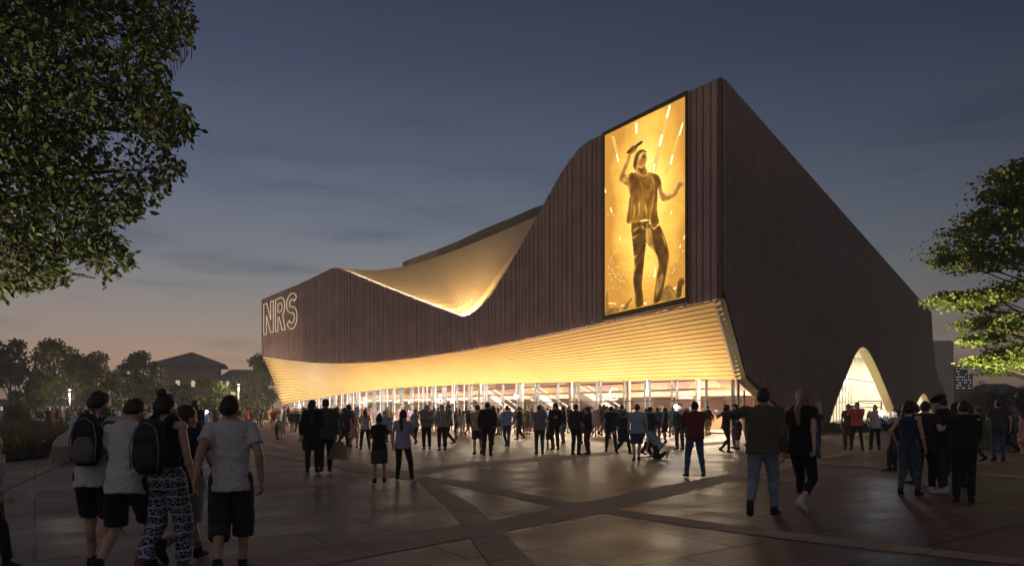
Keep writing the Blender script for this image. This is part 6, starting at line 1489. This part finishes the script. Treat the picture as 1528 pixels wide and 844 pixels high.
# black shoulder bag, hair of the group done above
# -------------------------------------------------------------------- crowd
crng = random.Random(99); tmpl = []
specs = [K(legs='stand', armR='hang', armL='hang'), K(legs='stand2', armR='phone', armL='hang', sex='f', hair='long'), K(legs='step', armR='hang2', armL='swing_b'), K(legs='wide', armR='crossed', armL='crossed'), K(legs='walk', armR='swing_b', armL='swing_f', hair='curly'),
         K(legs='stand', armR='film', armL='film', sex='f', hair='ponytail'), K(legs='stand2', armR='hip', armL='hang', sex='f', hair='bob'), K(legs='step2', armR='pocket', armL='pocket'), K(legs='walk2', armR='swing_f', armL='swing_b', sex='f', hair='long'), K(legs='stand', armR='chest', armL='wave')]
tops = ['tee', 'tee', 'long', 'tee', 'jacket', 'tank', 'tee', 'sweater', 'tee', 'tee']; bots = ['jeans', 'leggings', 'shorts', 'trousers', 'jeans', 'skirt', 'shorts', 'trousers', 'leggings', 'shorts']
tn = {'tee': 'tee', 'long': 'shirt', 'jacket': 'jacket', 'tank': 'tank top', 'sweater': 'sweater'}
for i, s in enumerate(specs):
    B = person_meshes(top=tops[i], bottom=bots[i], vox=.021, seed=200 + i, **s)
    m = MB(); 
    for me in B['shoes']: m.add([v.co for v in me.vertices], [tuple(p.vertices) for p in me.polygons])
    B['shoes'] = [m.mesh('shoes', smooth=True)]; tmpl.append((B, tops[i], bots[i], max(v.co.z for v in B['body'].vertices)))
tcol = ['white', 'white', 'beige', 'light blue', 'grey', 'coral', 'pink', 'tan', 'olive', 'black', 'blue', 'mustard', 'teal', 'brown', 'lilac', 'maroon']; bcol = ['black', 'denim', 'dark grey', 'beige', 'navy', 'tan', 'pale denim', 'brown', 'white']
used = set()
def crowd(p, rz, where, group, H=None):
    for _ in range(60):
        i = crng.randrange(len(tmpl)); B, t_, b_, zt = tmpl[i]; tc_, bc_ = crng.choice(tcol), crng.choice(bcol); key = (tc_, t_, bc_, b_)
        if key not in used: break
    used.add(key); act = {0: 'standing', 1: 'holding a phone', 2: 'strolling', 3: 'with folded arms', 4: 'striding', 5: 'with arms raised', 6: 'with hand on hip', 7: 'with hands in pockets', 8: 'walking', 9: 'waving'}[i]
    o = assemble(B, p, rz, (H or crng.uniform(1.58, 1.84)) / zt, K(top=tc_, bottom=bc_, hair=crng.choice(['black', 'brown', 'brown', 'blond', 'black']), skin=crng.choice(['light', 'light', 'tan', 'brown'])),
        f'person {act} in {tc_} {tn[t_]}, {bc_} {b_}, {where}', group)
taken = [(o.location.x, o.location.y) for o in PEOPLE]
def free(p, r=.62):
    if any((p.x - a) ** 2 + (p.y - b) ** 2 < r * r for a, b in taken): return False
    taken.append((p.x, p.y)); return True
def zone(px): return 'below sign A' if px < 500 else 'between both B signs' if px < 640 and px > 560 else 'near first B' if px <= 560 else 'near second B' if px < 730 else 'near escalators' if px < 880 else 'near sign C' if px < 980 else 'right of C'
n = 0; cl = None; left = 0
while n < 152:
    if left <= 0: t = GP_.len * crng.random() ** 1.1; cl = GP_.p(t, 0) - n3 * crng.uniform(1.0, 11.5); left = crng.choice((1, 2, 2, 3, 4, 5))
    p = cl + V((crng.gauss(0, .75), crng.gauss(0, .75), 0)); left -= 1; px = CX + F_PX * p.x / p.y; dep = -(p - GP_.p(0, 0)).dot(n3)
    if dep < .6 or 1630 / p.y + HY > 664 or px < 400 or px > 1110: continue
    if any((p.x - a) ** 2 + (p.y - b) ** 2 < 1.2 for a, b in LAMPS): continue
    if not free(p, .48): continue
    toc = cl - p; rz = crng.uniform(-50, 50) if crng.random() < .45 or toc.length < .2 else math.degrees(math.atan2(-toc.x, toc.y))
    crowd(p, rz, zone(px), 'people in front of the glass doors'); n += 1
n = 0
while n < 40:
    t = 1.5 + (GP_.len - 3) * crng.random() ** 1.2; p = gi(t, .02, crng.uniform(.9, 7.5)); px = CX + F_PX * p.x / p.y
    if not free(p, .5): continue
    crowd(p, crng.uniform(0, 360), 'indoors ' + zone(px), 'people inside the foyer'); n += 1
for x, y in [(44, 637), (56, 638), (62, 640), (66, 637), (72, 641), (78, 637), (86, 637), (90, 638), (101, 639), (107, 637), (112, 640), (117, 638), (121, 642), (176, 640), (262, 641), (296, 644), (322, 640), (328, 643), (334, 641), (357, 640), (364, 637), (369, 640), (374, 638), (300, 639), (1230 - 890, 646)]:
    p = gp(x, y)
    if free(p, .4): crowd(p, crng.uniform(0, 360), 'far left' if x < 140 else 'left of the arena end', 'people on the far side of the square')
# bollard light near the side wall
g = gp(1222, 643); bo = empty('bollard', (g.x, g.y, 0)); tag(bo, 'pale round pillar standing by the foot of the dark side wall', 'bollard')
mb = MB(); mb.tube([V((0, 0, 0)), V((0, 0, 2.2))], .22, 18); mb.build('shaft', principled('bollard_metal', (.4, .36, .32), .5), bo, True)
mb = MB(); mb.tube([V((0, 0, 2.2)), V((0, 0, 2.26))], .235, 18); mb.build('cap', M_trim, bo, True)
# information frame in front of the tall arch
g = gp(1298, 640); fr_ = empty('sign_frame', (g.x, g.y, 0), R(-8)); tag(fr_, 'dark metal sign frame with cut letters before the tall arch', 'sign')
mb = MB()
for s in (-1, 1): mb.bar((s * .85, 0, 0), (s * .85, 0, 2.25), .07, .07)
mb.bar((-.85, 0, 2.25), (.85, 0, 2.25), .07, .07); mb.bar((-.85, 0, 1.75), (.85, 0, 1.75), .05, .05); mb.build('frame', M_trim, fr_)
# real meshes for the lettering
for o in [o for o in sc.objects if o.type == 'FONT']:
    dg = bpy.context.evaluated_depsgraph_get(); me = bpy.data.meshes.new_from_object(o.evaluated_get(dg)); n_ = o.name; q = bpy.data.objects.new('tmp', me); col.objects.link(q); q.parent = o.parent; q.matrix_local = o.matrix_local.copy(); bpy.data.objects.remove(o); q.name = 'entrance_letter'

bpy.data.scenes.remove(WORK)

# evening air: one even box of haze round the whole place
mb = MB(); mb.box((0, 390, 12), 1420, 1040, 26.4); hz_ = mb.build('haze', None); hz_.location.z = 0
hm_ = bpy.data.materials.new('haze'); hm_.use_nodes = True; ht = hm_.node_tree; ht.nodes.clear(); ho = ht.nodes.new('ShaderNodeOutputMaterial'); hv = ht.nodes.new('ShaderNodeVolumePrincipled')
hv.inputs['Color'].default_value = (.92, .93, .97, 1); hv.inputs['Density'].default_value = .001; hv.inputs['Anisotropy'].default_value = .35; ht.links.new(hv.outputs[0], ho.inputs['Volume'])
hz_.data.materials.clear(); hz_.data.materials.append(hm_); tag(hz_, kind='stuff')
sc.cycles.volume_bounces = 0
